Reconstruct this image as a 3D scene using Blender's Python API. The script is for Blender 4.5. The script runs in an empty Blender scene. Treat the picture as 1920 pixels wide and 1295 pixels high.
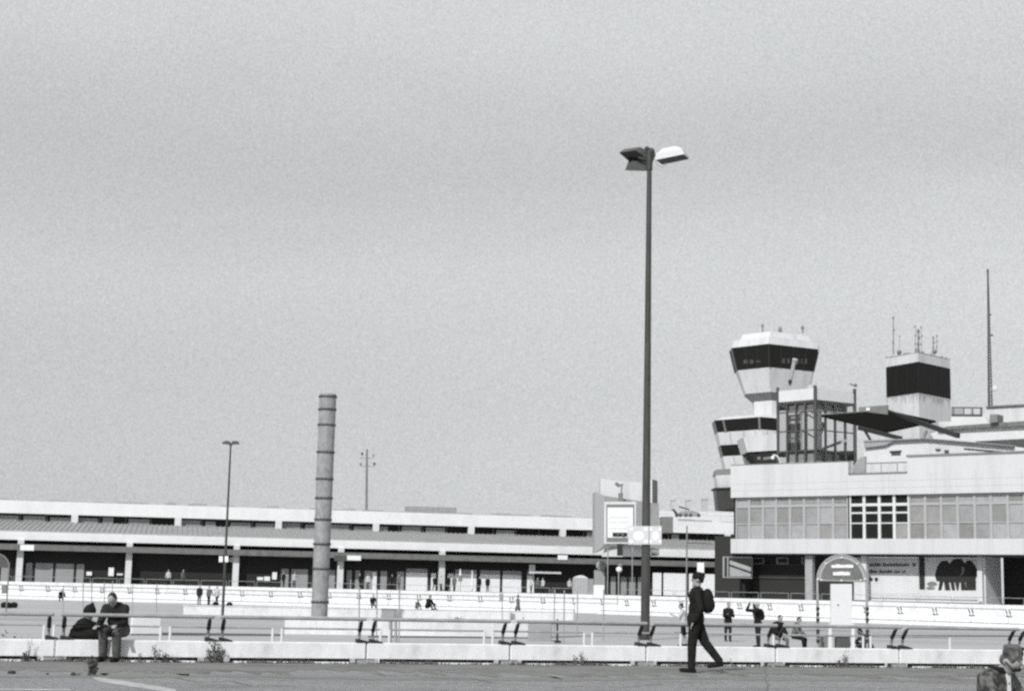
import bpy, bmesh, math, random
from mathutils import Vector, Matrix
R = math.radians
rnd = random.Random(7)
sc = bpy.context.scene
COL = sc.collection

# ------------------------------------------------------------------ camera
F_PX = 3000.0
CAM_H = 1.5
TH = math.atan((1100 - 647.5) / F_PX)
PH = R(1.25)
_F = Vector((0, math.cos(TH), math.sin(TH)))
_R0 = Vector((1, 0, 0))
_U0 = Vector((0, -math.sin(TH), math.cos(TH)))
_R = math.cos(PH) * _R0 + math.sin(PH) * _U0
_U = -math.sin(PH) * _R0 + math.cos(PH) * _U0
CAM = Vector((0, 0, CAM_H))
cd = bpy.data.cameras.new('camera')
cam = bpy.data.objects.new('camera', cd)
COL.objects.link(cam)
m3 = Matrix((_R, _U, -_F)).transposed()
cam.matrix_world = Matrix.Translation(CAM) @ m3.to_4x4()
cd.sensor_width = 36
cd.lens = 36 * F_PX / 1920
cd.clip_end = 6000
cd.clip_start = 0.1
sc.camera = cam

# ------------------------------------------------------------------ sky, sun, exposure
SUN_EL, SUN_AZ = R(36), R(206)
w = bpy.data.worlds.new('World')
sc.world = w
w.use_nodes = True
nt = w.node_tree
nt.nodes.clear()
def N(t, **k):
    n = nt.nodes.new(t)
    for a, b in k.items():
        setattr(n, a, b)
    return n
def L(a, b):
    nt.links.new(a, b)
sky = N('ShaderNodeTexSky', sky_type='NISHITA', sun_disc=False, sun_elevation=SUN_EL, sun_rotation=SUN_AZ)
sky.dust_density = 4.0
bw = N('ShaderNodeRGBToBW')
L(sky.outputs[0], bw.inputs[0])
tc = N('ShaderNodeTexCoord')
sep = N('ShaderNodeSeparateXYZ')
L(tc.outputs['Generated'], sep.inputs[0])
ramp = N('ShaderNodeValToRGB')          # bright haze near the horizon, a greyer cloud belt, lighter again above
cr = ramp.color_ramp
cr.interpolation = 'EASE'
for i, (p, v) in enumerate([(0.0, .69), (.065, .68), (.13, .66), (.19, .69), (.26, .605), (.355, .715), (1.0, .6)]):
    e = cr.elements[i] if i < 2 else cr.elements.new(p)
    e.position = p
    e.color = (v, v, v, 1)
mpb = N('ShaderNodeMapping')
mpb.inputs['Scale'].default_value = (1.6, 1.6, 5)
L(tc.outputs['Generated'], mpb.inputs[0])
nb = N('ShaderNodeTexNoise')
nb.inputs['Scale'].default_value = 2.2
nb.inputs['Detail'].default_value = 3
L(mpb.outputs[0], nb.inputs['Vector'])
mb_ = N('ShaderNodeMath', operation='MULTIPLY_ADD')
mb_.inputs[1].default_value = .10
mb_.inputs[2].default_value = -.05
L(nb.outputs[0], mb_.inputs[0])
zz = N('ShaderNodeMath', operation='ADD')
L(sep.outputs['Z'], zz.inputs[0]); L(mb_.outputs[0], zz.inputs[1])
L(zz.outputs[0], ramp.inputs[0])
nf = N('ShaderNodeTexNoise')             # film-grain noise put into the sky brightness, finer than any cloud
nf.inputs['Scale'].default_value = 820
nf.inputs['Detail'].default_value = 3
nf.inputs['Roughness'].default_value = .75
L(tc.outputs['Generated'], nf.inputs['Vector'])
mf = N('ShaderNodeMapRange')
mf.inputs['From Min'].default_value = .3; mf.inputs['From Max'].default_value = .7
mf.inputs['To Min'].default_value = .82; mf.inputs['To Max'].default_value = 1.18
L(nf.outputs[0], mf.inputs['Value'])
cl = N('ShaderNodeMath', operation='MULTIPLY')
L(ramp.outputs[0], cl.inputs[0]); L(mf.outputs[0], cl.inputs[1])
# east-west tilt: brighter to the right
tx = N('ShaderNodeMath', operation='MULTIPLY_ADD')
tx.inputs[2].default_value = 1.0
tz0 = N('ShaderNodeMath', operation='MULTIPLY_ADD'); tz0.inputs[1].default_value = -1.0; tz0.inputs[2].default_value = .37
L(sep.outputs['Z'], tz0.inputs[0]); L(tz0.outputs[0], tx.inputs[1])
L(sep.outputs['X'], tx.inputs[0])
cl2 = N('ShaderNodeMath', operation='MULTIPLY')
L(cl.outputs[0], cl2.inputs[0]); L(tx.outputs[0], cl2.inputs[1])
cl3 = N('ShaderNodeMath', operation='MULTIPLY')      # cloud radiance in sky units
cl3.inputs[1].default_value = 10.0
L(cl2.outputs[0], cl3.inputs[0])
mixs = N('ShaderNodeMix', data_type='FLOAT')
mixs.inputs[0].default_value = .9
L(bw.outputs[0], mixs.inputs[2]); L(cl3.outputs[0], mixs.inputs[3])
tint = N('ShaderNodeMix', data_type='RGBA', blend_type='MULTIPLY')
tint.inputs[0].default_value = 1
tint.inputs[7].default_value = (.975, 1.0, 1.015, 1)
L(mixs.outputs[0], tint.inputs[6])
bg = N('ShaderNodeBackground')
bg.inputs[1].default_value = .1
L(tint.outputs[2], bg.inputs[0])
wo = N('ShaderNodeOutputWorld')
L(bg.outputs[0], wo.inputs[0])

sd = bpy.data.lights.new('sun', 'SUN')
sd.energy = 3.3
sd.angle = R(.6)
sd.color = (1, .985, .96)
sun = bpy.data.objects.new('sun', sd)
COL.objects.link(sun)
to_sun = Vector((math.sin(SUN_AZ) * math.cos(SUN_EL), math.cos(SUN_AZ) * math.cos(SUN_EL), math.sin(SUN_EL)))
sun.rotation_euler = to_sun.to_track_quat('Z', 'Y').to_euler()
sun.location = (0, 0, 60)
sc.view_settings.view_transform = 'Standard'
sc.view_settings.look = 'None'
sc.view_settings.exposure = 0.0
sc.view_settings.gamma = 1
sc.cycles.use_denoising = False
sc.cycles.pixel_filter_type = 'BLACKMAN_HARRIS'
sc.cycles.filter_width = 2.5
sc.cycles.use_adaptive_sampling = True
sc.cycles.adaptive_threshold = .07
sc.cycles.max_bounces = 6
sc.cycles.transparent_max_bounces = 12

# ------------------------------------------------------------------ pixel <-> world helpers (photograph pixels)
def P(px, py, Y):
    u, v = (px - 960) / F_PX, (647.5 - py) / F_PX
    d = _F + u * _R + v * _U
    return CAM + d * (Y / d.y)
def _lin(A, D, axis, target):
    a = A - CAM
    k = target / F_PX
    return -(a.dot(axis) - k * a.dot(_F)) / (D.dot(axis) - k * D.dot(_F))
def z_at(py, X, Y):
    A = Vector((X, Y, 0)); D = Vector((0, 0, 1))
    return _lin(A, D, _U, 647.5 - py)
def X_at(px, Y, z):
    return _lin(Vector((0, Y, z)), Vector((1, 0, 0)), _R, px - 960)
def G(px, Y, z):
    return Vector((X_at(px, Y, z), Y, z))
def pxm(Y):
    return F_PX / Y

class Fr:                                # a wall line: s along it, d behind it, z up
    def __init__(self, a, b):
        self.o = Vector((a[0], a[1], 0)); e = Vector((b[0], b[1], 0)) - self.o
        self.len = e.length; self.e = e.normalized()
        self.n = Vector((-self.e.y, self.e.x, 0))      # pointing away from the camera
        self.ang = math.atan2(self.e.y, self.e.x)
    def p(self, s, d, z):
        q = self.o + self.e * s + self.n * d
        return Vector((q.x, q.y, z))
    def s(self, px, z=0, d=0):
        return _lin(self.p(0, d, z), self.e, _R, px - 960)
    def z(self, py, s, d=0):
        q = self.p(s, d, 0)
        return z_at(py, q.x, q.y)
    def zp(self, px, py, d=0):
        z = 3
        for _ in range(4):
            s = self.s(px, z, d); z = self.z(py, s, d)
        return z

# ------------------------------------------------------------------ materials
MAT = {}
def mat(name, v, rough=.8, scale=3.0, amt=.12, stretch=(1, 1, 1), grime=0, gscale=.6, metal=0, spec=.3, bump=0, tintk=None):
    if name in MAT:
        return MAT[name]
    m = bpy.data.materials.new(name); m.use_nodes = True
    t = m.node_tree; b = t.nodes['Principled BSDF']
    b.inputs['Roughness'].default_value = rough
    b.inputs['Metallic'].default_value = metal
    b.inputs['Specular IOR Level'].default_value = spec
    c = t.nodes.new('ShaderNodeTexCoord')
    mp = t.nodes.new('ShaderNodeMapping'); mp.inputs['Scale'].default_value = stretch
    t.links.new(c.outputs['Object'], mp.inputs[0])
    n = t.nodes.new('ShaderNodeTexNoise'); n.inputs['Scale'].default_value = scale
    n.inputs['Detail'].default_value = 9; n.inputs['Roughness'].default_value = .78
    t.links.new(mp.outputs[0], n.inputs['Vector'])
    mr = t.nodes.new('ShaderNodeMapRange')
    mr.inputs['From Min'].default_value = .3; mr.inputs['From Max'].default_value = .7
    mr.inputs['To Min'].default_value = v * (1 - amt); mr.inputs['To Max'].default_value = v * (1 + amt * .7)
    t.links.new(n.outputs[0], mr.inputs['Value'])
    src = mr.outputs[0]
    if grime:
        g = t.nodes.new('ShaderNodeTexNoise'); g.inputs['Scale'].default_value = gscale
        g.inputs['Detail'].default_value = 8; g.inputs['Roughness'].default_value = .7
        t.links.new(mp.outputs[0], g.inputs['Vector'])
        r2 = t.nodes.new('ShaderNodeMapRange')
        r2.inputs['From Min'].default_value = .48; r2.inputs['From Max'].default_value = .72
        r2.inputs['To Min'].default_value = 1; r2.inputs['To Max'].default_value = 1 - grime
        t.links.new(g.outputs[0], r2.inputs['Value'])
        mu = t.nodes.new('ShaderNodeMath'); mu.operation = 'MULTIPLY'
        t.links.new(src, mu.inputs[0]); t.links.new(r2.outputs[0], mu.inputs[1])
        src = mu.outputs[0]
    tk = tintk or ((.985, 1, 1.02) if v > .3 else ((1.0, 1.01, .985) if v > .08 else (1.02, 1.03, .97)))
    cb = t.nodes.new('ShaderNodeCombineColor')
    for i in range(3):
        k = t.nodes.new('ShaderNodeMath'); k.operation = 'MULTIPLY'; k.inputs[1].default_value = tk[i]
        t.links.new(src, k.inputs[0]); t.links.new(k.outputs[0], cb.inputs[i])
    t.links.new(cb.outputs[0], b.inputs['Base Color'])
    if bump:
        bp = t.nodes.new('ShaderNodeBump'); bp.inputs['Strength'].default_value = bump
        bp.inputs['Distance'].default_value = .03
        t.links.new(n.outputs[0], bp.inputs['Height']); t.links.new(bp.outputs[0], b.inputs['Normal'])
    MAT[name] = m
    return m
def glass_mat(name, tr, v=.05):
    m = bpy.data.materials.new(name); m.use_nodes = True
    t = m.node_tree; t.nodes.clear()
    o = t.nodes.new('ShaderNodeOutputMaterial'); mx = t.nodes.new('ShaderNodeMixShader')
    a = t.nodes.new('ShaderNodeBsdfTransparent'); a.inputs[0].default_value = (tr, tr, tr, 1)
    g = t.nodes.new('ShaderNodeBsdfGlossy'); g.inputs['Roughness'].default_value = .03
    fr = t.nodes.new('ShaderNodeFresnel'); fr.inputs[0].default_value = 1.45
    t.links.new(fr.outputs[0], mx.inputs[0]); t.links.new(a.outputs[0], mx.inputs[1]); t.links.new(g.outputs[0], mx.inputs[2])
    t.links.new(mx.outputs[0], o.inputs[0])
    return m

WHITE = mat('white_painted_concrete', .66, .75, 1.2, .06, (1, 1, .5), grime=.10, gscale=.35)
FASC = mat('fascia_panel', .58, .7, .8, .05, (1.6, 1.6, .2), grime=.13, gscale=.5)
FASCT = mat('terminal_fascia_panel', .75, .7, .8, .05, (1, 1, .4), grime=.14, gscale=.25)
WALLW = mat('barrier_concrete', .78, .85, 4, .10, (1, 1, .6), grime=.24, gscale=1.7, bump=.3)
TOWER = mat('tower_render', .625, .8, .8, .06, (1.4, 1.4, .2), grime=.22, gscale=.6)
GREYC = mat('grey_concrete', .36, .9, 2.5, .14, grime=.25, gscale=.6)
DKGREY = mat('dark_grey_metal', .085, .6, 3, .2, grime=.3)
MIDGREY = mat('mid_grey_metal', .21, .6, 2, .15, grime=.3, gscale=1)
BEAM = mat('canopy_edge_metal', .17, .75, 2.2, .22, grime=.4, gscale=1.2)
ROOFG = mat('ribbed_roof', .34, .7, 3, .2, grime=.3, gscale=.5)
BLACK = mat('black_and_recess_shade', .026, .9, 2, .2)
MULLD = mat('mullion_dark', .035, .7)
GLASSD = mat('dark_window_glass', .018, .25, 1, .2, spec=.12)
GLASSV = [mat('grey_window_film_%s' % k_, v_, .35, 1.6, .14, grime=.25, gscale=.9, spec=.3) for k_, v_ in (('dark', .25), ('plain', .29), ('mid', .31), ('light', .37))]
GLASSM = mat('grey_window_film', .30, .35, 1.6, .12, grime=.22, gscale=.9, spec=.3)
MULL = mat('mullion_paint', .38, .6, 2, .08)
SHUT = mat('grey_shutter', .33, .7, 1.4, .16, grime=.3, gscale=.7)
PANELW = mat('bright_panel', .80, .6, 1, .03)
BRICK = mat('dark_clinker', .033, .9, 14, .3)
ASPH = mat('pale_asphalt', .315, .95, 14, .85, (.7, 1.3, 1), grime=.35, gscale=.8, bump=.8)
LOTM = mat('lot_asphalt', .42, .95, .5, .16, (.12, .8, 1), grime=.35, gscale=.10)
DIRT = mat('gutter_dirt', .21, .98, 5, .3, (.5, .9, 1), grime=.5, gscale=1.0, bump=.4)
PAINT = mat('road_paint', .47, .8, 7, .25, grime=.5, gscale=2)
PIPE = mat('rusty_steel_pipe', .31, .75, 5, .35, (1, 1, .6), grime=.35, gscale=3.5)
STEELD = mat('weathered_steel', .062, .55, 2.5, .5, (1, 1, .25), grime=.5, gscale=1)
GALV = mat('galvanised_tube', .34, .5, 6, .2, grime=.3, gscale=2)
DARKFOOT = mat('dark_steel', .03, .6, 8, .3)
CLOTHB = mat('black_cloth', .02, .95, 9, .4, spec=.05)
CLOTHD = mat('dark_cloth', .03, .95, 9, .5, spec=.05)
CLOTHM = mat('grey_cloth', .14, .95, 9, .4)
CLOTHL = mat('pale_cloth', .5, .95, 9, .2)
CAMO = mat('mottled_trouser_cloth', .10, .95, 4, .9, grime=.85, gscale=5)
PLAID = mat('plaid_cloth', .17, .95, 5, .95, grime=.9, gscale=8)
SKIN = mat('skin', .34, .6, 12, .1, tintk=(1.01, 1, .99))
HAIRD = mat('dark_hair', .025, .8, 30, .5)
HAIRM = mat('curly_fair_hair', .13, .85, 14, .95, grime=.8, gscale=12)
LEAF = mat('dusty_weed_leaf', .10, .9, 12, .5)
DRY = mat('dry_stalk', .2, .9, 12, .4)
POSTERG = mat('poster_print', .45, .7, 1.5, .12, grime=.3, gscale=.8)
def plaid():
    m = bpy.data.materials['plaid_cloth']; t = m.node_tree; b = t.nodes['Principled BSDF']
    c = [n for n in t.nodes if n.type == 'TEX_COORD'][0]; ck = t.nodes.new('ShaderNodeTexNoise'); ck.inputs['Scale'].default_value = 17; ck.inputs['Detail'].default_value = 2
    t.links.new(c.outputs['Object'], ck.inputs['Vector'])
    r = t.nodes.new('ShaderNodeValToRGB'); r.color_ramp.elements[0].position = .42; r.color_ramp.elements[0].color = (.03, .031, .03, 1)
    r.color_ramp.elements[1].position = .62; r.color_ramp.elements[1].color = (.15, .15, .147, 1)
    t.links.new(ck.outputs[0], r.inputs[0]); t.links.new(r.outputs[0], b.inputs['Base Color'])
plaid()
CLEAR = glass_mat('clear_glass', .93)
PLEX = glass_mat('clear_plastic', .9)

# ------------------------------------------------------------------ mesh builder
class MB:
    def __init__(s):
        s.v = []; s.f = []; s.sm = []
    def add(s, vs, fs, smooth=False):
        n = len(s.v); s.v += [Vector(v) for v in vs]
        s.f += [[i + n for i in f] for f in fs]; s.sm += [smooth] * len(fs)
        return s
    def hexa(s, c):          # 8 corners: bottom 4 then top 4
        return s.add(c, [(3, 2, 1, 0), (4, 5, 6, 7), (0, 1, 5, 4), (1, 2, 6, 5), (2, 3, 7, 6), (3, 0, 4, 7)])
    def box(s, x0, x1, y0, y1, z0, z1):
        return s.hexa([(x0, y0, z0), (x1, y0, z0), (x1, y1, z0), (x0, y1, z0), (x0, y0, z1), (x1, y0, z1), (x1, y1, z1), (x0, y1, z1)])
    def fbox(s, fr, s0, s1, d0, d1, z0, z1):
        return s.hexa([fr.p(a, b, c) for c in (z0, z1) for a, b in ((s0, d0), (s1, d0), (s1, d1), (s0, d1))])
    def bevbox(s, x0, x1, y0, y1, z0, z1, b=.02):
        ring = [(x0 + b, y0), (x1 - b, y0), (x1, y0 + b), (x1, y1 - b), (x1 - b, y1), (x0 + b, y1), (x0, y1 - b), (x0, y0 + b)]
        cx, cy = (x0 + x1) / 2, (y0 + y1) / 2
        top = [(x + (b if x < cx else -b), y + (b if y < cy else -b)) for x, y in ring]
        vs = [(x, y, z0) for x, y in ring] + [(x, y, z1 - b) for x, y in ring] + [(x, y, z1) for x, y in top]
        fs = [tuple(reversed(range(8))), tuple(range(16, 24))]
        for k in range(2):
            for i in range(8):
                j = (i + 1) % 8
                fs.append((k * 8 + i, k * 8 + j, k * 8 + 8 + j, k * 8 + 8 + i))
        return s.add(vs, fs)
    def tube(s, a, b, r0, r1=None, n=8, cap=True):
        a, b = Vector(a), Vector(b); r1 = r0 if r1 is None else r1
        d = (b - a).normalized()
        x = d.orthogonal().normalized(); y = d.cross(x)
        vs = [p + (x * math.cos(t) + y * math.sin(t)) * r for p, r in ((a, r0), (b, r1)) for t in [2 * math.pi * i / n for i in range(n)]]
        fs = [(i, (i + 1) % n, n + (i + 1) % n, n + i) for i in range(n)]
        s.add(vs, fs, True)
        if cap:
            s.add([v.copy() for v in vs], [[n - 1 - i for i in range(n)], [n + i for i in range(n)]])
        return s
    def path(s, pts, r, n=8):
        for a, b in zip(pts, pts[1:]):
            s.tube(a, b, r, n=n)
        return s
    def lathe(s, prof, c=(0, 0), n=24):
        vs = [(c[0] + r * math.cos(2 * math.pi * i / n), c[1] + r * math.sin(2 * math.pi * i / n), z) for r, z in prof for i in range(n)]
        fs = []
        for k in range(len(prof) - 1):
            for i in range(n):
                j = (i + 1) % n
                fs.append((k * n + i, k * n + j, (k + 1) * n + j, (k + 1) * n + i))
        s.add(vs, fs, True)
        s.add(vs[-n:], [list(range(n))]); s.add(vs[:n], [[n - 1 - i for i in range(n)]])
        return s
    def prism(s, pts, vec):
        n = len(pts); pts = [Vector(p) for p in pts]; vec = Vector(vec)
        vs = pts + [p + vec for p in pts]
        fs = [tuple(range(n - 1, -1, -1)), tuple(range(n, 2 * n))] + [(i, (i + 1) % n, n + (i + 1) % n, n + i) for i in range(n)]
        return s.add(vs, fs)
    def rings(s, rs, cap=True):     # list of equal-length vertex loops
        n = len(rs[0]); vs = [v for r in rs for v in r]; fs = []
        for k in range(len(rs) - 1):
            for i in range(n):
                j = (i + 1) % n
                fs.append((k * n + i, k * n + j, (k + 1) * n + j, (k + 1) * n + i))
        if cap:
            fs.append(tuple(range(n - 1, -1, -1))); fs.append(tuple((len(rs) - 1) * n + i for i in range(n)))
        return s.add(vs, fs)
    def ball(s, c, rx, ry=None, rz=None, rot=None, n=12, m=8):
        ry = ry or rx; rz = rz or rx; c = Vector(c)
        vs = []
        for k in range(m + 1):
            t = math.pi * k / m
            for i in range(n):
                a = 2 * math.pi * i / n
                p = Vector((rx * math.sin(t) * math.cos(a), ry * math.sin(t) * math.sin(a), rz * math.cos(t)))
                if rot: p = rot @ p
                vs.append(c + p)
        fs = [(k * n + i, (k + 1) * n + i, (k + 1) * n + (i + 1) % n, k * n + (i + 1) % n) for k in range(m) for i in range(n)]
        return s.add(vs, fs, True)
    def mesh(s, name, off=None):
        me = bpy.data.meshes.new(name)
        off = off or Vector((0, 0, 0))
        me.from_pydata([tuple(v - off) for v in s.v], [], s.f)
        me.polygons.foreach_set('use_smooth', s.sm)
        me.update()
        bm = bmesh.new(); bm.from_mesh(me); bmesh.ops.recalc_face_normals(bm, faces=bm.faces); bm.to_mesh(me); bm.free()
        return me

def thing(name, label, cat, loc=(0, 0, 0), rz=0, group=None):
    o = bpy.data.objects.new(name, None); COL.objects.link(o)
    o.location = loc; o.rotation_euler = (0, 0, rz); o['label'] = label; o['category'] = cat
    o.empty_display_size = .3
    if group: o['group'] = group
    return o
def part(name, mb, m, parent=None, world=True, label=None):
    off = Vector((0, 0, 0))
    if parent is not None and world:
        q = parent
        while q is not None:
            off += q.location; q = q.parent
    me = mb.mesh(name, off) if isinstance(mb, MB) else mb
    o = bpy.data.objects.new(name, me); COL.objects.link(o)
    if isinstance(m, (list, tuple)):
        for q in m: me.materials.append(q)
    elif m and not me.materials: me.materials.append(m)
    if parent is not None: o.parent = parent
    if label: o['label'] = label
    return o
def solo(name, mb, m, label, cat, group=None, loc=None):
    loc = Vector(loc) if loc else Vector((0, 0, 0))
    me = mb.mesh(name, loc); me.materials.append(m)
    o = bpy.data.objects.new(name, me); COL.objects.link(o); o.location = loc
    o['label'] = label; o['category'] = cat
    if group: o['group'] = group
    return o
def struct(name, mb, m):
    me = mb.mesh(name); me.materials.append(m)
    o = bpy.data.objects.new(name, me); COL.objects.link(o); o['kind'] = 'structure'
    return o
KIDS = {}
def copy_tree(o, parent=None):
    c = o.copy(); COL.objects.link(c)
    if parent is not None: c.parent = parent
    for ch in [x for x in COL.objects if x.parent is o]:
        copy_tree(ch, c)
    return c
ORD = ['first', 'second', 'third', 'fourth', 'fifth', 'sixth', 'seventh', 'eighth', 'ninth', 'tenth', 'eleventh', 'twelfth',
       'thirteenth', 'fourteenth', 'fifteenth', 'sixteenth', 'seventeenth', 'eighteenth', 'nineteenth', 'twentieth',
       'twenty-first', 'twenty-second', 'twenty-third', 'twenty-fourth', 'twenty-fifth', 'twenty-sixth', 'twenty-seventh',
       'twenty-eighth', 'twenty-ninth', 'thirtieth']

#@@STRUCT
LOTZ, DECKZ = -.70, .80
# front wall line
a = G(102, 29.4, 0); b = G(1687, 34.3, 0)
FW = Fr(a, b)
ML = FW.len / 6.0
# far barrier lines
c0, c1, c2 = G(-60, 162, 0), G(1125, 146, 0), G(2040, 117, 0)
S1, S2 = Fr(c0, c1), Fr(c1, c2)
# ------------------------------------------------------------------ ground
g = MB(); g.add([(-1500, -300, LOTZ), (1500, -300, LOTZ), (1500, 3000, LOTZ), (-1500, 3000, LOTZ)], [(0, 1, 2, 3)])
struct('ground', g, LOTM)
g = MB(); g.fbox(FW, -60, 60, -60, .35, LOTZ - .5, 0)
struct('road', g, ASPH)
g = MB()
g.hexa([Vector((q.x, q.y, z)) for z in (LOTZ - .3, DECKZ) for q in (S1.p(-60, 3.4, 0), S1.p(S1.len + 1.2, 3.4, 0), S1.p(S1.len + 1.2, 90, 0), S1.p(-60, 90, 0))])
g.hexa([Vector((q.x, q.y, z)) for z in (LOTZ - .3, DECKZ - .005) for q in (S2.p(-.2, 3.4, 0), S2.p(S2.len + 60, 3.4, 0), S2.p(S2.len + 60, 90, 0), S2.p(-.2, 90, 0))])
struct('terminal_forecourt', g, GREYC)
# gutter dirt along the wall foot
g = MB(); n = 200; vs = []
for i in range(n + 1):
    s_ = -4 + 26 * i / n
    vs.append(FW.p(s_, -2.3 - 1.1 * rnd.random() - .35 * math.sin(s_ * .9) - 1.2 * (rnd.random() ** 3), .004)); vs.append(FW.p(s_, -.045, .004))
g.add(vs, [(2 * i, 2 * i + 2, 2 * i + 3, 2 * i + 1) for i in range(n)])
struct('gutter', g, DIRT)
g = MB(); vs = []
for i in range(n + 1):
    s_ = -4 + 26 * i / n
    c_ = -4.4 + .3 * math.sin(s_ * .7)
    h_ = .35 + .5 * rnd.random() * (.5 + .5 * math.sin(s_ * 1.7))
    vs.append(FW.p(s_, c_ - h_, .004)); vs.append(FW.p(s_, c_ + h_ * .8, .004))
g.add(vs, [(2 * i, 2 * i + 2, 2 * i + 3, 2 * i + 1) for i in range(n)])
struct('stained_strip', g, mat('tyre_stain', .225, .95, 4, .25, (.4, 1.5, 1), grime=.35, gscale=1.2))
# (helper for points of the ground seen at a photograph pixel)
def on_ground(px, py, z=0):
    u, v = (px - 960) / F_PX, (647.5 - py) / F_PX
    d = _F + u * _R + v * _U
    return CAM + d * ((z - CAM_H) / d.z)
g = MB(); q = [on_ground(170, 1268.5, .004), on_ground(196, 1270, .004), on_ground(330, 1300, .004), on_ground(262, 1300, .004), on_ground(182, 1278, .004)]
q = [on_ground(172, 1269, .004), on_ground(192, 1269.5, .004), on_ground(230, 1275, .004), on_ground(330, 1291, .004), on_ground(330, 1299, .004), on_ground(225, 1283, .004), on_ground(184, 1276, .004)]
g.add(q, [tuple(range(len(q)))]); struct('painted_line', g, PAINT)
g = MB(); q = [on_ground(-20, 1289.5, .004), on_ground(132, 1291, .004), on_ground(132, 1293.5, .004), on_ground(-20, 1292.5, .004)]
g.add(q, [(0, 1, 2, 3)]); struct('painted_edge_line', g, PAINT)
for nm_, pts_ in (('road_crack', ((1436, 1249), (1433, 1256), (1438, 1263), (1434, 1271), (1440, 1281), (1437, 1299))), ('road_crack', ((700, 1262), (742, 1266), (770, 1264), (830, 1271), (880, 1270), (930, 1279))), ('road_crack', ((1040, 1288), (1100, 1284), (1168, 1287), (1240, 1281))), ('road_crack', ((330, 1270), (372, 1277), (430, 1275), (470, 1284), (540, 1283)))):
    g = MB()
    for (xa, ya), (xb, yb) in zip(pts_, pts_[1:]):
        A, B = on_ground(xa, ya, .008), on_ground(xb, yb, .008); d_ = (B - A).normalized(); n_ = Vector((-d_.y, d_.x, 0)) * .014
        g.add([A - n_, B - n_, B + n_, A + n_], [(0, 1, 2, 3)])
    struct(nm_, g, mat('crack_tar', .16, .95))
# painted kerb shadows, dark streaks and lighter lanes on the lot
def lot_strip(name, pts, m):
    g = MB(); g.add([on_ground(x, y, LOTZ + .004) for x, y in pts], [tuple(range(len(pts)))]); struct(name, g, m)
SHADOW_STREAK = mat('asphalt_shadow_and_streak', .08, .9, 1, .3, (.1, 1, 1))  # dark tone for painted shadows and for asphalt streaks
LANE = mat('lane_concrete', .42, .9, 1, .12, (.3, 1, 1), grime=.2, gscale=.3)
lot_strip('lot_shadow_streak', [(245, 1184), (532, 1188), (532, 1191.5), (245, 1190)], SHADOW_STREAK)  # kerb shadow painted as a dark strip
lot_strip('lot_shadow_streak', [(690, 1191), (1000, 1193), (1140, 1191), (1000, 1196), (690, 1194)], SHADOW_STREAK)  # thin shadow line painted dark on the asphalt
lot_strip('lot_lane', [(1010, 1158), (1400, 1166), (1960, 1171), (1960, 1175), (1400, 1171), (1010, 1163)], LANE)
lot_strip('lot_shadow_streak', [(1330, 1187), (1560, 1189), (1960, 1191), (1960, 1193), (1560, 1192), (1330, 1189)], SHADOW_STREAK)
lot_strip('lot_shadow_streak', [(1000, 1167), (1240, 1172), (1500, 1175), (1500, 1177), (1240, 1174), (1000, 1169)], SHADOW_STREAK)
lot_strip('lot_shadow_streak', [(1265, 1184), (1300, 1185), (1296, 1189), (1263, 1188)], SHADOW_STREAK)

# ------------------------------------------------------------------ front barrier + railing
def barrier_proto(z0, z1, gap, Lm, name, lab, cat):
    t = thing(name, lab, cat)
    m = MB(); m.bevbox(.012, Lm - .012, 0, .24, z0 + gap, z1, .018)
    part('panel', m, WALLW, t, False)
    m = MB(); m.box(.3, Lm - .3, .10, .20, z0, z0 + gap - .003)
    part('recess_shade', m, BLACK, t, False)  # black strip stands in for the shade under the panel
    m = MB(); m.bevbox(.0, .17, .02, .22, z0, z0 + gap - .002, .01)
    part('support_block', m, GREYC, t, False)
    m = MB(); m.bevbox(Lm - .17, Lm, .02, .22, z0, z0 + gap - .002, .01)
    part('support_block', m, GREYC, t, False)
    m = MB(); m.bevbox(.34, Lm - .34, -.05, .085, z0, z0 + gap * .33, .008)
    part('kerb_stone', m, WALLW, t, False)
    return t
def railing_proto(zt, zr, Lm, name, lab, cat, r=.035, over=.20, foot=True):
    t = thing(name, lab, cat)
    m = MB(); m.tube((.09, -over, zr), (Lm - .09, -over, zr), r, n=10)
    m.ball((.09, -over, zr), r * 1.02, n=10, m=6); m.ball((Lm - .09, -over, zr), r * 1.02, n=10, m=6)
    part('handrail', m, GALV, t, False)
    for x in (.13, Lm - .13):
        h = zr - zt
        m = MB(); p1 = (x, .12, zt + .05); p2 = (x, .07, zt + h * .52)
        m.tube(p1, p2, r * .85, r * .8)
        po = part('post', m, GALV, t, False)
        m = MB(); m.tube(p2, (x, -over * .3, zt + h * .84), r * 1.15, r * 1.1, n=8); m.tube((x, -over * .3, zt + h * .84), (x, -over, zr), r * .7, r * .6, n=8)
        m.ball(p2, r * 1.25, n=8, m=6)
        part('bracket', m, DARKFOOT, t, False)
        m = MB(); m.prism([(x - .06, .0, zt + .002), (x + .19, .0, zt + .002), (x + .17, .0, zt + .025), (x + .06, .0, zt + .055), (x - .05, .0, zt + .075)], (0, .2, 0))
        part('base_plate', m, DARKFOOT, t, False)
    return t
bp = barrier_proto(0, .39, .095, ML, 'barrier_panel', '', 'barrier')
rp = railing_proto(.39, .84, ML, 'railing_segment', '', 'railing')
names = ['leftmost one', 'at the seated man', 'right of the bushy weed', 'third left of the floodlight mast',
         'just left of the floodlight mast', 'behind the walking man', 'before the arched sign', 'left of the curly-haired person', 'rightmost one']
rn = 0
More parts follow.
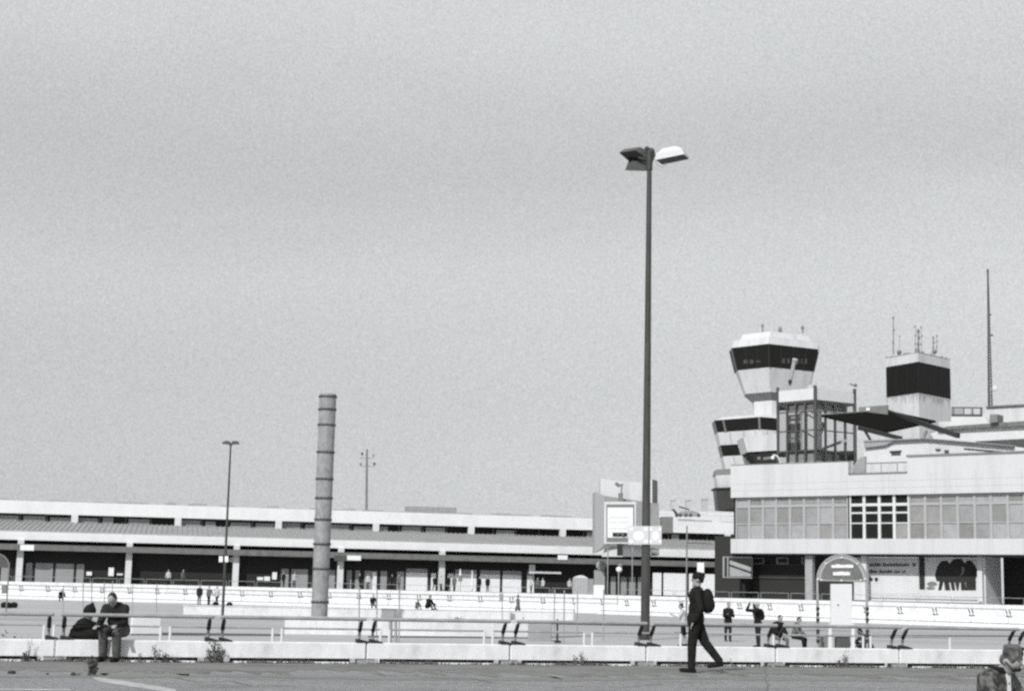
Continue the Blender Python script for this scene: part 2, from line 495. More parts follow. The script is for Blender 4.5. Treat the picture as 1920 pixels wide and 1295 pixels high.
for i in range(-1, 8):
    o = bp if i == -1 else copy_tree(bp)
    r_ = rp if i == -1 else copy_tree(rp)
    for q in (o, r_):
        q.location = FW.p(i * ML, 0, 0); q.rotation_euler.z = FW.ang
    o['label'] = 'white concrete barrier panel by the road, ' + names[i + 1]
    o['group'] = 'white barrier panels along the road'
    r_['label'] = 'dark bracketed tube railing on the near barrier, ' + names[i + 1]
    r_['group'] = 'railing segments on the near barrier'
# second, lower rail beyond it, with paired white posts
a = G(302, 42.0, 0); k = 42 / 29.4
R2 = Fr((a.x, a.y), (a.x + FW.e.x, a.y + FW.e.y))
L2 = ML * 1.0
t0 = thing('guard_rail', '', 'railing')
m = MB(); m.tube((.12, 0, .30), (L2 - .12, 0, .30), .026, n=8); part('rail', m, GALV, t0, False)
for x in (.12, L2 - .12):
    m = MB(); m.tube((x, 0, LOTZ), (x, 0, .30), .036, n=8); part('post', m, WHITE, t0, False)
# equal spacing measured from the photograph between px 302 and px 1097
sA, sB = R2.s(310, .1), R2.s(1103, .1)
SP = (sB - sA) / 4
for ch in [x for x in COL.objects if x.parent is t0]:
    ch.scale.x = 1
for i in range(-2, 8):
    o = t0 if i == -2 else copy_tree(t0)
    o.location = R2.p(sA + i * SP, 0, 0); o.rotation_euler.z = R2.ang
    o.scale.x = SP / L2
    o['label'] = '%s low guard rail with white posts from the left, beyond the near barrier' % ORD[i + 2]
    o['group'] = 'low guard rails beyond the near barrier'

# ------------------------------------------------------------------ far barriers, railings, parapet with hoop rails
FZ0, FZ1, FZR = -.70, .10, .66
MF_ = 2.95
bp2 = None; cnt = 0
def far_line(S, n0, where):
    global bp2, rp2, hp2
    n = int(S.len // MF_)
    for i in range(n):
        if bp2 is None:
            bp2 = thing('barrier_panel', '', 'barrier')
            mm = MB(); mm.bevbox(.012, MF_ - .012, 0, .24, -.36, FZ1, .03); part('panel', mm, WALLW, bp2, False)
            mm = MB(); mm.box(0, MF_, .06, .2, LOTZ, -.36); part('plinth', mm, GREYC, bp2, False)
            mm = MB(); mm.bevbox(0.001, MF_ - .001, -.35, .055, LOTZ, -.43, .02); part('kerb_stone', mm, WALLW, bp2, False)
            rp2 = railing_proto(FZ1, FZR, MF_, 'railing_segment', '', 'railing', r=.04)
            hp2 = thing('hoop_railing', '', 'railing')
            mm = MB(); mm.path([(.12, 0, .985), (.12, 0, 1.5), (MF_ - .12, 0, 1.5), (MF_ - .12, 0, .985)], .022, 6)
            part('hoop', mm, GALV, hp2, False)
            o, r_, h_ = bp2, rp2, hp2
        else:
            o, r_, h_ = copy_tree(bp2), copy_tree(rp2), copy_tree(hp2)
        for q in (o, r_):
            q.location = S.p(i * MF_, 0, 0); q.rotation_euler.z = S.ang
        h_.location = S.p(i * MF_, 3.2, 0); h_.rotation_euler.z = S.ang
        o['label'] = '%s white barrier panel counting from the left %s' % (ORD[i], where)
        o['group'] = 'white barrier panels on the far side of the lot'
        r_['label'] = '%s tube railing counting from the left %s' % (ORD[i], where)
        r_['group'] = 'railing segments on the far barrier'
        h_['label'] = '%s thin hoop railing from the left %s' % (ORD[i], where)
        h_['group'] = 'hoop railings on the forecourt parapet'
far_line(S1, 0, 'in front of the long terminal')
far_line(S2, 0, 'in front of the towers')
t = thing('parapet_wall', 'long low white parapet wall below the long terminal forecourt', 'wall', S1.p(S1.len / 2, 3.2, LOTZ))
m = MB(); m.fbox(S1, -6, S1.len + 1.0, 3.05, 3.395, LOTZ, .98); part('wall', m, WALLW, t)
m = MB(); m.fbox(S1, -6, S1.len + 1.0, 3.0, 3.045, .62, .66); m.fbox(S1, -6, S1.len + 1.0, 3.0, 3.045, .22, .25); part('string_course', m, GALV, t)
t = thing('parapet_wall', 'low white parapet wall running in front of the white terminal hall', 'wall', S2.p(S2.len / 2, 3.2, LOTZ))
m = MB(); m.fbox(S2, -.3, S2.len + 30, 3.05, 3.39, LOTZ, .975); part('wall', m, WALLW, t)

# mid-lot low walls
def low_wall(px0, px1, Y0, Y1, z1, lab, group='low white walls in the sunken lot'):
    A = G(px0, Y0, -.4); B = G(px1, Y1, -.4); fr = Fr(A, B)
    t = thing('low_wall', lab, 'wall', (A + B) / 2 - Vector((0, 0, .3)), 0, group)
    m = MB(); m.fbox(fr, 0, fr.len, 0, .3, LOTZ, z1 - .04); part('wall', m, WALLW, t)
    m = MB(); m.fbox(fr, -.03, fr.len + .03, -.04, .34, z1 - .04, z1); part('coping', m, WALLW, t)
    return fr
low_wall(535, 1012, 70, 73, .02, 'low white wall in the middle of the lot, in front of the steel chimney foot')
low_wall(345, 1075, 105, 113, -.10, 'low white wall in the lot just behind the steel chimney foot')
low_wall(248, 300, 66, 66.5, .05, 'short white wall block right of the seated man in boots')

#@@TERMINAL
# ------------------------------------------------------------------ long terminal building
a = G(37, 192, 3); b = G(1300, 209, 3)
TF = Fr(a, b)
s0, s1 = TF.s(-80), TF.s(1400) + 4
z_b0, z_b1 = TF.zp(241, 1036), TF.zp(241, 1025.3)
z_f0, z_f1 = TF.zp(241, 1017.3), TF.zp(241, 1002)
UD = 14.0
z_w0 = TF.zp(241, 981, UD); z_u0 = TF.zp(241, 968, UD - 1); z_u1 = TF.zp(241, 944.5, UD - 1)
term = thing('terminal_building', 'long low terminal building with two white roof bands, dark arcade and pale columns', 'building', TF.p(TF.len / 2, 0, DECKZ))
m = MB(); m.fbox(TF, s0, s1, -1.6, 0, z_f0, z_f1); m.fbox(TF, s0, s1, 0, 6, z_f0 + .25, z_f0 + .5)
part('lower_fascia', m, FASCT, term)
m = MB(); m.fbox(TF, s0, s1, UD - 1.6, UD, z_u0, z_u1); part('upper_fascia', m, FASCT, term)
m = MB(); m.fbox(TF, s0, s1, UD, UD + 30, z_u0 + .3, z_u1 - .1); part('roof', m, GREYC, term)
m = MB()
k = s0; lo_, hi_ = [], []
while k < s1:                         # gravel and dirt along the roof edge
    wl = rnd.uniform(.4, 2.6); hh = rnd.choice((.03, .12, .25, .32)) * rnd.uniform(.7, 1.1)
    for q in (k, k + wl - .02): lo_.append(TF.p(q, UD - .9, z_u1 - .12)); hi_.append(TF.p(q, UD - .9, z_u1 + hh))
    k += wl
m.prism(lo_ + hi_[::-1], TF.n * .5)
part('roof_edge_gravel', m, GALV, term)
m = MB(); m.tube(TF.p(s0, UD - .6, z_u1 + .95), TF.p(s1, UD - .6, z_u1 + .95), .022, n=5)
k = s0
while k < s1:
    m.tube(TF.p(k, UD - .6, z_u1 - .1), TF.p(k, UD - .6, z_u1 + .95), .02, n=4); k += 3.0
part('roof_wire', m, mat('thin_wire', .5, .6), term)
# sloping ribbed roof
m = MB(); m.hexa([TF.p(a, d, z) for z_ in (0, .2) for a, d, z in ((s0, -.9, z_f1 - .02 + z_), (s1, -.9, z_f1 - .02 + z_), (s1, UD - 1.0, z_w0 - .3 + z_), (s0, UD - 1.0, z_w0 - .3 + z_))])
part('lower_roof', m, ROOFG, term)
m = MB(); k = s0
while k < s1:
    A = TF.p(k, -.8, z_f1 + .17); B = TF.p(k, UD - 1.1, z_w0 - .12)
    h_ = Vector((0, 0, .09))
    m.hexa([A, A + TF.e * .2, B + TF.e * .2, B, A + h_, A + TF.e * .2 + h_, B + TF.e * .2 + h_, B + h_])
    k += .62
part('roof_rib', m, mat('roof_rib_metal', .30, .7, 3, .15), term)
# upper window band
m = MB(); m.fbox(TF, s0, s1, UD - .6, UD - .4, z_w0 - .3, z_u0 + .4); part('upper_window', m, GLASSD, term)
cols_u = [140, 333, 521, 703, 881, 1052, 1215, 1360]
for x in cols_u:
    s_ = TF.s(x, 8, UD - .6)
    m = MB(); m.fbox(TF, s_ - .42, s_ + .42, UD - 1.62, UD - 1.0, z_w0 - .35, z_u0 - .002); part('upper_column', m, WHITE, term)
m = MB(); m2 = MB()
edges = [-60] + cols_u
for a_, b_ in zip(edges, edges[1:]):
    for q in range(4):
        p0 = a_ + (b_ - a_) * q / 4 + 5; p1 = a_ + (b_ - a_) * (q + 1) / 4 - 4
        sa, sb = TF.s(p0, 9, UD), TF.s(p1, 9, UD)
        pr = .9 if a_ < 120 or 320 < a_ < 520 else (.5 if a_ < 880 else .12)
        if rnd.random() < pr:
            m = MB(); m.fbox(TF, sa, sb if rnd.random() < .7 else (sa + sb) / 2, UD - .75, UD - .62, z_w0 - .2, z_w0 + (z_u0 - z_w0) * rnd.uniform(.55, .85)); part('blind', m, SHUT, term)
        m2 = MB(); m2.fbox(TF, sb + .12, sb + .3, UD - .8, UD - .61, z_w0 - .2, z_u0 - .01); part('window_post', m2, DKGREY, term)
# lower: canopy beam, soffits, columns
sE = TF.s(985, 5)
m = MB(); m.fbox(TF, s0, s1, -2.9, -2.6, z_b0, z_b1)
part('canopy_edge', m, BEAM, term)
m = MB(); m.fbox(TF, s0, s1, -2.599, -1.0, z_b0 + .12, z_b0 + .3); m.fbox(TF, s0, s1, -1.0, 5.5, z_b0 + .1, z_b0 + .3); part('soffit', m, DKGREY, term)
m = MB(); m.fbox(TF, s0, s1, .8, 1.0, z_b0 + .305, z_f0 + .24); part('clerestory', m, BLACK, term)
cols_l = [37, 241, 442, 638, 828]
for x in cols_l:
    s_ = TF.s(x, 3, -1.6)
    m = MB(); m.fbox(TF, s_ - .36, s_ + .36, -1.9, -1.2, DECKZ, z_f0 + .001)
    part('column', m, WHITE, term)
# arcade back wall: dark, with shutters and bright panels
WD = -.55
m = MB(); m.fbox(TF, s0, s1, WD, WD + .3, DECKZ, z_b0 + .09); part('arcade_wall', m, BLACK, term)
ztop_g = TF.zp(780, 1063, WD); zt = TF.zp(780, 1071.5, WD)
def apanel(x0, x1, m_, zlo=DECKZ + .05, zhi=None, name='shutter', d=.06):
    mm = MB(); mm.fbox(TF, TF.s(x0, 2, WD), TF.s(x1, 2, WD), WD - d, WD - .002, zlo, zhi or zt)
    part(name, mm, m_, term)
for x0, x1 in [(48, 60), (66, 99), (104, 138), (143, 157), (2, 18), (527, 541), (546, 577), (617, 628), (650, 659), (666, 675), (683, 698), (713, 725), (744, 757), (1145, 1154), (1164, 1175), (1179, 1191), (1196, 1204)]:
    apanel(x0, x1, SHUT)
for x0, x1 in [(698, 706), (761, 801), (808, 817), (840, 850), (853, 893), (900, 937), (942, 977), (988, 1001)]:
    apanel(x0, x1, PANELW, DECKZ + .05, zt - .1, 'panel'); 
    if x1 - x0 > 12: apanel(x0, x1, SHUT, zt - .09, ztop_g - .15, 'panel_shade_head')  # grey head carries the canopy beam's shadow in its colour
for x0, x1 in [(1224, 1240), (1244, 1286), (1292, 1342)]:
    mm = MB(); mm.fbox(TF, TF.s(x0, 2, -1.9), TF.s(x1, 2, -1.9), -1.95, -1.8, DECKZ + .1, TF.zp(1265, 1074, -1.9)); part('panel', mm, PANELW, term)
for x0, x1, y0, y1 in [(163, 173, 1071, 1078), (204, 214, 1063, 1079), (220, 231, 1074.5, 1077.5), (483, 494, 1081, 1087), (496, 507, 1080, 1088), (511, 519.5, 1072, 1085.5), (430, 437, 1044, 1053)]:
    mm = MB(); d_ = -.9; ss = TF.s(x0, 3, d_), TF.s(x1, 3, d_)
    mm.fbox(TF, ss[0], ss[1], d_, d_ + .08, TF.zp(x0, y1, d_), TF.zp(x0, y0, d_)); part('notice_board', mm, PANELW, term)
for x0, x1, y0, y1 in [(38, 64, 1020.5, 1031), (651, 677, 1040.5, 1049.5), (1046, 1064, 1040, 1048.5)]:
    mm = MB(); d_ = -3.0; mm.fbox(TF, TF.s(x0, 5, d_), TF.s(x1, 5, d_), d_, d_ + .095, TF.zp(x0, y1, d_), TF.zp(x0, y0, d_)); part('fascia_sign', mm, PANELW, term)
mm = MB(); mm.fbox(TF, TF.s(627, 5, -3.), TF.s(650, 5, -3.), -3.0, -2.905, TF.zp(640, 1051, -3.), TF.zp(640, 1041, -3.)); part('sign_box', mm, DKGREY, term)
mm = MB(); mm.fbox(TF, TF.s(991, 4, -1), TF.s(1050, 4, -1), -1.7, -1.5, TF.zp(1020, 1074.5, -1), TF.zp(1020, 1070.5, -1))
mm.fbox(TF, TF.s(990, 4, -1), TF.s(1001, 4, -1), -1.72, -1.48, TF.zp(995, 1074.5, -1), TF.zp(995, 1058, -1)); part('entrance_canopy', mm, WHITE, term)
# raised unit on the roof and vents
zr = z_u1
m = MB(); m.fbox(TF, TF.s(764, 10, UD + 2), TF.s(856, 10, UD + 2), UD + 2, UD + 5, zr - .2, TF.zp(800, 949.5, UD + 2)); solo('roof_plant_unit', m, GALV, 'long low grey plant unit on the terminal roof, right of the lamp mast', 'roof unit', loc=TF.p(TF.s(810, 10, UD + 3), UD + 3, zr - .2))
for px_, y0, y1, w_ in [(1262, 938, 968, 8), (1291, 938, 968, 9), (1322, 936, 968, 10)]:
    Y_ = 232; q = G(px_, Y_, 10); s_ = w_ / 2 / pxm(Y_)
    zt_ = z_at(y0, q.x, Y_)
    m = MB(); m.box(q.x - s_, q.x + s_, Y_, Y_ + 1, 9.5, zt_); m.box(q.x - s_ * 1.2, q.x + s_ * 1.2, Y_ - .1, Y_ + 1.1, zt_, zt_ + .15)
    solo('ventilation_cowl', m, mat('pale_cowl', .45), {1262: 'leftmost pale ventilation cowl on the far roof right of the stair block', 1291: 'middle pale ventilation cowl behind the roof crane', 1322: 'rightmost pale ventilation cowl beside the control tower base'}[px_], 'vent', 'ventilation cowls on the far roof', loc=(q.x, Y_ + .5, 9.5))
# roof strip + tower foot right of stair block
m = MB(); Yb = 226
x0, x1 = X_at(1228, Yb, 9), X_at(1392, Yb, 9)
m.box(x0, x1, Yb, Yb + 8, 5, z_at(957, x0, Yb)); solo('roof_ledge', m, WHITE, 'white roof ledge behind the terminal left of the control tower base', 'roof', loc=((x0 + x1) / 2, Yb + 4, 5))
# crane-like roof machine
t = thing('roof_crane', 'small dark maintenance crane with slanted jib on the terminal roof', 'crane', G(1288, 212, 9))
m = MB(); Yc = 212
def rp_(x, y): return P(x, y, Yc)
zb = P(1288, 967, Yc).z
m.prism([rp_(1270, 966), rp_(1312, 967), rp_(1310, 960), rp_(1298, 957), rp_(1276, 958)], (0, 1.4, 0)); part('body', m, GALV, t)
m = MB(); m.prism([rp_(1260, 954), rp_(1263, 953), rp_(1272, 962), rp_(1268, 964)], (0, .8, 0)); part('cab', m, DKGREY, t)
m = MB(); m.tube(rp_(1273, 949), rp_(1292, 955), .10, n=6); part('jib', m, DKGREY, t)
for x in (1269, 1276, 1286, 1295, 1310):
    m = MB(); q = rp_(x, 965.5); m.tube(q - Vector((0, .15, 0)), q + Vector((0, .3, 0)), .24, n=12); part('wheel', m, DKGREY, t)

# lamp mast on the roof
Ym = 214
t = thing('camera_mast', 'thin mast with two crossbars and small cameras standing on the terminal roof', 'mast', P(687, 952, Ym))
m = MB(); m.tube(P(687, 956, Ym), P(688, 842, Ym), .17, .13); part('pole', m, MIDGREY, t)
for y in (858, 873):
    m = MB(); m.tube(P(674, y, Ym), P(702, y + .5, Ym), .06, n=6); part('crossbar', m, GALV, t)
for x, y in ((679, 850), (702, 869), (676, 869), (700, 853)):
    m = MB(); m.ball(P(x, y, Ym), .2, .2, .17, n=8, m=6); m.tube(P(x, y, Ym), P(x, y + 5, Ym), .04, n=5); part('camera', m, DKGREY if x in (679, 702) else GALV, t)

# ------------------------------------------------------------------ concrete stair block with big board
Yt = 178
t = thing('stair_block', 'angular pale concrete stair block with dark fin rising above the terminal roof', 'building', G(1178, Yt, DECKZ))
m = MB(); m.prism([P(1115.5, 921, Yt), P(1134, 929, Yt - 2.5), P(1134, 1024, Yt - 2.5), P(1115.5, 1036, Yt)], (0, 5, 0)); part('side_wall', m, mat('board_marked_concrete', .40, .9, 6, .1, (3, 1, .2)), t)
m = MB(); m.prism([P(1134.3, 929, Yt - 2.5), P(1236, 944, Yt - 1), P(1236, 1040, Yt - 1), P(1134.3, 1024, Yt - 2.5)], (0, 5, 0)); part('front_wall', m, GREYC, t)
m = MB(); m.prism([P(1126, 896, Yt + 4), P(1156, 901, Yt + 4), P(1214, 905, Yt + 4), P(1218, 1000, Yt + 4), P(1126, 1000, Yt + 4)], (0, 4, 0)); part('rear_wall', m, TOWER, t)
m = MB(); m.prism([P(1223.5, 898, Yt), P(1233, 901, Yt), P(1233, 1040, Yt), P(1223.5, 1040, Yt)], (0, 4, 0)); part('fin', m, DKGREY, t)
m = MB(); m.prism([P(1217, 900, Yt), P(1223, 898, Yt), P(1223, 1040, Yt), P(1217, 1040, Yt)], (0, 3, 0)); part('fin_edge', m, WHITE, t)
m = MB(); m.prism([P(1115.5, 1037, Yt - 3), P(1134, 1020, Yt - 3), P(1160, 1018, Yt - 3), P(1236, 1028, Yt - 3), P(1236, 1031, Yt - 3), P(1180, 1022, Yt - 3), P(1160, 1022, Yt - 3), P(1138, 1026, Yt - 3)], (0, .4, 0)); part('ledge', m, MIDGREY, t)
m = MB(); m.prism([P(1134, 1028, Yt - 2.6), P(1160, 1022.5, Yt - 2.6), P(1180, 1022.5, Yt - 2.6), P(1222, 1030, Yt - 2.6), P(1222, 1043, Yt - 2.6), P(1128, 1043, Yt - 2.6)], (0, .05, 0)); part('lower_wall', m, WHITE, t)
m = MB(); m.prism([P(1241, 968, Yt + 15), P(1262, 968, Yt + 15), P(1262, 998, Yt + 15), P(1241, 998, Yt + 15)], (0, 3, 0)); part('side_block', m, MIDGREY, t)
Yb = 170
t = thing('billboard', 'framed white board on a dark post in front of the concrete stair block', 'billboard', G(1163, Yb, DECKZ))
m = MB(); m.prism([P(1133, 940, Yb), P(1192.5, 940, Yb), P(1192.5, 1018.5, Yb), P(1133, 1018.5, Yb)], (0, .5, 0)); part('frame', m, WHITE, t)
m = MB(); m.prism([P(1137, 945, Yb), P(1189, 945, Yb), P(1189, 1015, Yb), P(1137, 1015, Yb)], (0, -.06, 0)); part('backing', m, MIDGREY, t)
m = MB(); m.prism([P(1139, 951, Yb), P(1187, 951, Yb), P(1187, 1007.5, Yb), P(1139, 1007.5, Yb)], (0, -.12, 0)); f = part('face', m, PANELW, t)
m = MB()
for y in (969, 978, 990):
    m.prism([P(1143, y, Yb - .125), P(1180, y, Yb - .125), P(1180, y + .8, Yb - .125), P(1143, y + .8, Yb - .125)], (0, -.01, 0))
part('slat_line', m, mat('faint_print', .55), f)
m = MB(); m.prism([P(1148.5, 998, Yb), P(1176, 998, Yb), P(1176, 1005.5, Yb), P(1148.5, 1005.5, Yb)], (0, -.16, 0)); part('label_plate', m, DARKFOOT, t)
m = MB(); m.tube(P(1157, 1003, Yb - .3), P(1162, 1000, Yb - .3), .06, n=6); m.ball(P(1168, 1002, Yb - .3), .12, n=8, m=6); part('label_mark', m, MIDGREY, t)
m = MB(); m.prism([P(1157.5, 1018.6, Yb), P(1168, 1018.6, Yb), P(1168, 1041, Yb), P(1157.5, 1041, Yb)], (0, .5, 0)); part('post', m, DARKFOOT, t)
for side, pxs in ((1, (1140, 1186)),):
    for x in pxs:
        m = MB(); q = P(x, 1019, Yb + .3); m.tube(q, (q.x, q.y, DECKZ), .06, n=6); part('leg', m, GALV, t)
t = thing('camera_post', 'grey post with a dark tilted camera on top of the concrete stair block', 'camera', P(1164, 940, Yb + 4))
m = MB(); m.prism([P(1160, 924, Yb + 4), P(1168.5, 924, Yb + 4), P(1168.5, 941, Yb + 4), P(1160, 941, Yb + 4)], (0, .5, 0)); part('post', m, MIDGREY, t)
m = MB(); m.tube(P(1165, 924, Yb + 4), P(1166, 908, Yb + 4), .09, n=6); m.tube(P(1154, 905, Yb + 4), P(1162, 911, Yb + 4), .17, .2, n=8); m.tube(P(1162, 910, Yb + 4), P(1168, 907, Yb + 4), .1, n=6); part('camera_head', m, MIDGREY, t)

#@@MAIN
# ------------------------------------------------------------------ white terminal hall (right)
MFr = Fr(G(1373, 150, 5), G(1920, 133, 5))
def zz_(px, py, d=0): return MFr.zp(px, py, d)
sM0, sM1 = 0, MFr.s(1920, 5) + 14
hall = thing('terminal_hall', 'white terminal hall with long grey window band and dark ground floor at right', 'building', MFr.p(MFr.len / 2, 0, DECKZ))
zb_ = zz_(1650, 1038); zw0 = zz_(1650, 1009.5); zw1 = zz_(1650, 927.5); zp_l = zz_(1450, 870.5); zp_m = zz_(1650, 888.5); zp_r = zz_(1800, 854)
m = MB(); m.fbox(MFr, sM0, sM1, -.3, 0, zb_, zw0); m.fbox(MFr, sM0, sM1, 0, 3.5, zb_ + .001, zb_ + .2); part('lower_band', m, FASC, hall)
sA = MFr.s(1594, 9); sB = MFr.s(1705, 9)
m = MB()
m.fbox(MFr, sM0, sM1, -.3, 0, zw1, zp_m)
m.fbox(MFr, sM0, sA, -.3, 0, zp_m, zp_l); m.fbox(MFr, sB, sM1, -.3, 0, zp_m, zp_r)
m.fbox(MFr, sM0, sA, 0, .3, zp_m - .6, zp_l); part('upper_band', m, FASC, hall)
m = MB(); m.fbox(MFr, sB - .05, sM1, -.36, .05, zp_r + .002, zp_r + .2); m.fbox(MFr, sA + .05, sB - .06, -.36, .05, zp_m + .002, zp_m + .14); m.fbox(MFr, sM0, sA, -.32, .35, zp_l + .002, zp_l + .08); part('coping', m, MIDGREY, hall)
m = MB()
for zz2 in (.33, .66):
    zj = zw1 + (zp_m - zw1) * zz2
    m.fbox(MFr, sM0, sM1, -.306, -.299, zj, zj + .03)
k = sM0
while k < sM1:
    m.fbox(MFr, k, k + .025, -.305, -.2995, zw1, zp_m); m.fbox(MFr, k, k + .025, -.305, -.2995, zb_, zw0); k += 3.95
part('panel_joint', m, mat('joint_line', .45), hall)
m = MB(); m.fbox(MFr, sM0, sM1, 2.4, 40, zp_m - .9, zp_m - .6); part('roof', m, GREYC, hall)
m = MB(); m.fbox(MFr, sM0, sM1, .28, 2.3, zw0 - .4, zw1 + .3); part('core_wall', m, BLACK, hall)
# window band
marks = [1379, 1404.5, 1430, 1455, 1481, 1507.5, 1534.5, 1562, 1590]
px_m = marks + [1593.5, 1620.5, 1649, 1677, 1705] + [1735, 1765, 1796, 1828, 1858.5, 1890, 1922, 1955]
ss = [MFr.s(x, 7) for x in px_m]
while ss[-1] + 1.42 < sM1: ss.append(ss[-1] + 1.42)
zmid, ztr = zz_(1650, 980), zz_(1650, 945.5)
m = MB(); m2 = MB()
def dark_bay(i): return 9 <= i < 13
for i in range(len(ss) - 1):
    if i == 8: continue
    dk_ = dark_bay(i); a0, b0 = ss[i] + .001, ss[i + 1] - .001; wd = .12
    fm = MB(); f0 = -.02 if dk_ else .03
    fm.fbox(MFr, a0, a0 + wd, f0, .17, zw0 + .002, zw1 - .002); fm.fbox(MFr, b0 - wd, b0, f0, .17, zw0 + .002, zw1 - .002)
    a_, b_ = a0 + wd + .001, b0 - wd - .001
    fm.fbox(MFr, a_, b_, .05, .165, zmid - .05, zmid + .05); fm.fbox(MFr, a_, b_, .05, .165, ztr - .11, ztr + .13)
    if dk_:
        zc = (zmid + ztr) / 2 + .1; fm.fbox(MFr, a_, b_, .05, .165, zc - .07, zc + .07)
    elif rnd.random() < .85: fm.fbox(MFr, a_, b_, .055, .163, zw1 - .22, zw1 - .03)
    wn = part('window', fm, WHITE if dk_ else MULL, hall, label='window bay with dark panes in white frame' if dk_ else None)
    gm = MB()
    if i == 12:
        gm.fbox(MFr, a_, b_, .12, .16, zmid + .02, zw1 - .01); part('pane', gm, GLASSD, wn)
        gm = MB(); gm.fbox(MFr, a_, b_, .12, .16, zw0 + .01, zmid + .019); part('pane', gm, GLASSM, wn)
    else:
        zs_ = [zw0 + .01, zmid, ztr, zw1 - .01]
        for z_a, z_b in zip(zs_, zs_[1:]):
            gm = MB(); gm.fbox(MFr, a_, b_, .12 + rnd.uniform(0, .02), .16, z_a + .002, z_b - .002); part('pane', gm, GLASSD if dk_ else rnd.choice(GLASSV), wn)
# brick pillar left + ground floor walls
zpl = zz_(1357, 1004)
m = MB(); m.fbox(MFr, MFr.s(1342, 4, .5), 0.6, .3, 3.0, DECKZ - .5, zb_ - .01); m.fbox(MFr, MFr.s(1342, 4, .5), -.02, .3, 3.0, zb_ - .01, zpl); part('brick_pillar', m, BRICK, hall)
RD = 2.3
e0, e1 = MFr.s(1374, 4, .6), MFr.s(1532, 4, RD)
m = MB(); m.fbox(MFr, .61, MFr.s(1410, 4, RD), .9, 1.2, DECKZ - .5, zb_ - .02); m.fbox(MFr, MFr.s(1410, 4, RD), MFr.s(1625, 4, RD), RD + .1, RD + .4, DECKZ - .5, zb_ - .02); part('brick_wall', m, BRICK, hall)
def hpane(name, x0, x1, y0, y1, m_, d, th=.1, parent=hall):
    xm = (x0 + x1) / 2
    mm = MB(); mm.fbox(MFr, MFr.s(x0, 3, d), MFr.s(x1, 3, d), d - th, d, zz_(xm, y1, d), zz_(xm, y0, d)); return part(name, mm, m_, parent)
# framed landing window with diagonal stair
w1 = hpane('window', 1356, 1411, 1043, 1083, SHUT, .28, .1)
hpane('pane', 1358.5, 1363, 1044.5, 1081, BLACK, .17, .02, w1); hpane('pane', 1366, 1410, 1044.5, 1081, BLACK, .17, .02, w1)
mm = MB(); d_ = .14
def hp(x, y, d=d_):
    z = zz_(x, y, d); return MFr.p(MFr.s(x, z, d), d, z)
mm.prism([hp(1368, 1050), hp(1370, 1050), hp(1408, 1063), hp(1408, 1071), hp(1368, 1057)], MFr.n * .01); part('stair_flank', mm, GREYC, w1)
mm = MB(); mm.prism([hp(1368, 1061), hp(1408, 1075), hp(1408, 1080), hp(1368, 1080)], MFr.n * .01); part('stair_flank', mm, SHUT, w1)
w2 = hpane('window', 1412, 1516, 1057, 1082.5, BLACK, RD + .05, .05)
mm = MB()
mm.fbox(MFr, MFr.s(1411, 3, RD), MFr.s(1516, 3, RD), RD - .05, RD - .01, zz_(1460, 1083.5, RD), zz_(1460, 1081.5, RD))
mm.fbox(MFr, MFr.s(1411, 3, RD), MFr.s(1516, 3, RD), RD - .05, RD - .01, zz_(1460, 1058.5, RD), zz_(1460, 1057.5, RD))
part('sill', mm, DKGREY, w2)
for x0, x1 in ((1409, 1433), (1456, 1479), (1503, 1515)):
    q = hpane('vent_window', x0, x1, 1044, 1057, MIDGREY, RD - .06, .04); hpane('pane', x0 + 3, x1 - 3, 1047, 1054.5, BLACK, RD - .102, .01, q)
hpane('column', 1514.5, 1528, 1040, 1124, GREYC, .9, .5)
hpane('column', 1619, 1628, 1040, 1124, WHITE, 1.2, .4)
# poster walls
pz0 = zz_(1700, 1127)
base = hpane('display_wall', 1602, 1838, 1045, 1127, WHITE, RD, .1)
sgn = hpane('poster', 1629, 1722, 1047, 1112, WHITE, RD - .104, .02)
def letters(mb, fr_, x0, x1, y0, y1, d, n, seed, hp_=None):
    r_ = random.Random(seed); x = x0
    while x < x1:
        w_ = r_.uniform(.6, 1.0) * (x1 - x0) / n
        if r_.random() < .12: x += w_ * .8; continue
        yt = y0 + (r_.random() < .6) * (y1 - y0) * .25
        mb.prism([hp(x, yt, d), hp(x + w_ * .8, yt, d), hp(x + w_ * .8, y1, d), hp(x, y1, d)], -MFr.n * .012)
        x += w_
mm = MB(); letters(mm, MFr, 1630, 1714, 1055, 1061, RD - .13, 22, 3); letters(mm, MFr, 1630, 1699, 1068, 1073.5, RD - .13, 18, 5)
part('lettering', mm, DKGREY, sgn)
mm = MB()
for x in (1633, 1643):
    q = hp(x, 1085, RD - .2); mm.ball(q, .16, n=10, m=6)
part('floodlight', mm, DARKFOOT, hall)
hpane('panel_gap', 1724, 1734, 1040, 1104, DARKFOOT, RD - .105, .05)
pic = hpane('poster', 1736, 1835, 1045, 1120, WHITE, RD - .104, .02, hall)
PRINT = mat('dark_print', .03, .8, 3, .5)
mm = MB()
def blob(cx, cy, rx, ry, mm_, d=RD - .128, n=18, seed=0, top=None):
    r_ = random.Random(seed); pts = []
    for i in range(n):
        a_ = 2 * math.pi * i / n; k_ = r_.uniform(.86, 1.1)
        y = cy + ry * k_ * math.sin(a_)
        pts.append(hp(cx + rx * k_ * math.cos(a_), max(y, 1046), d))
    mm_.prism(pts, -MFr.n * .01)
mm.prism([hp(x, y, RD - .128) for x, y in ((1756, 1089), (1753, 1078), (1757, 1062), (1764, 1052), (1775, 1050), (1781, 1056), (1786, 1049), (1795, 1046.5), (1804, 1048), (1809, 1056), (1813, 1050), (1821, 1050), (1827, 1058), (1832, 1066), (1831, 1080), (1829, 1090), (1800, 1091), (1775, 1091))], -MFr.n * .01)
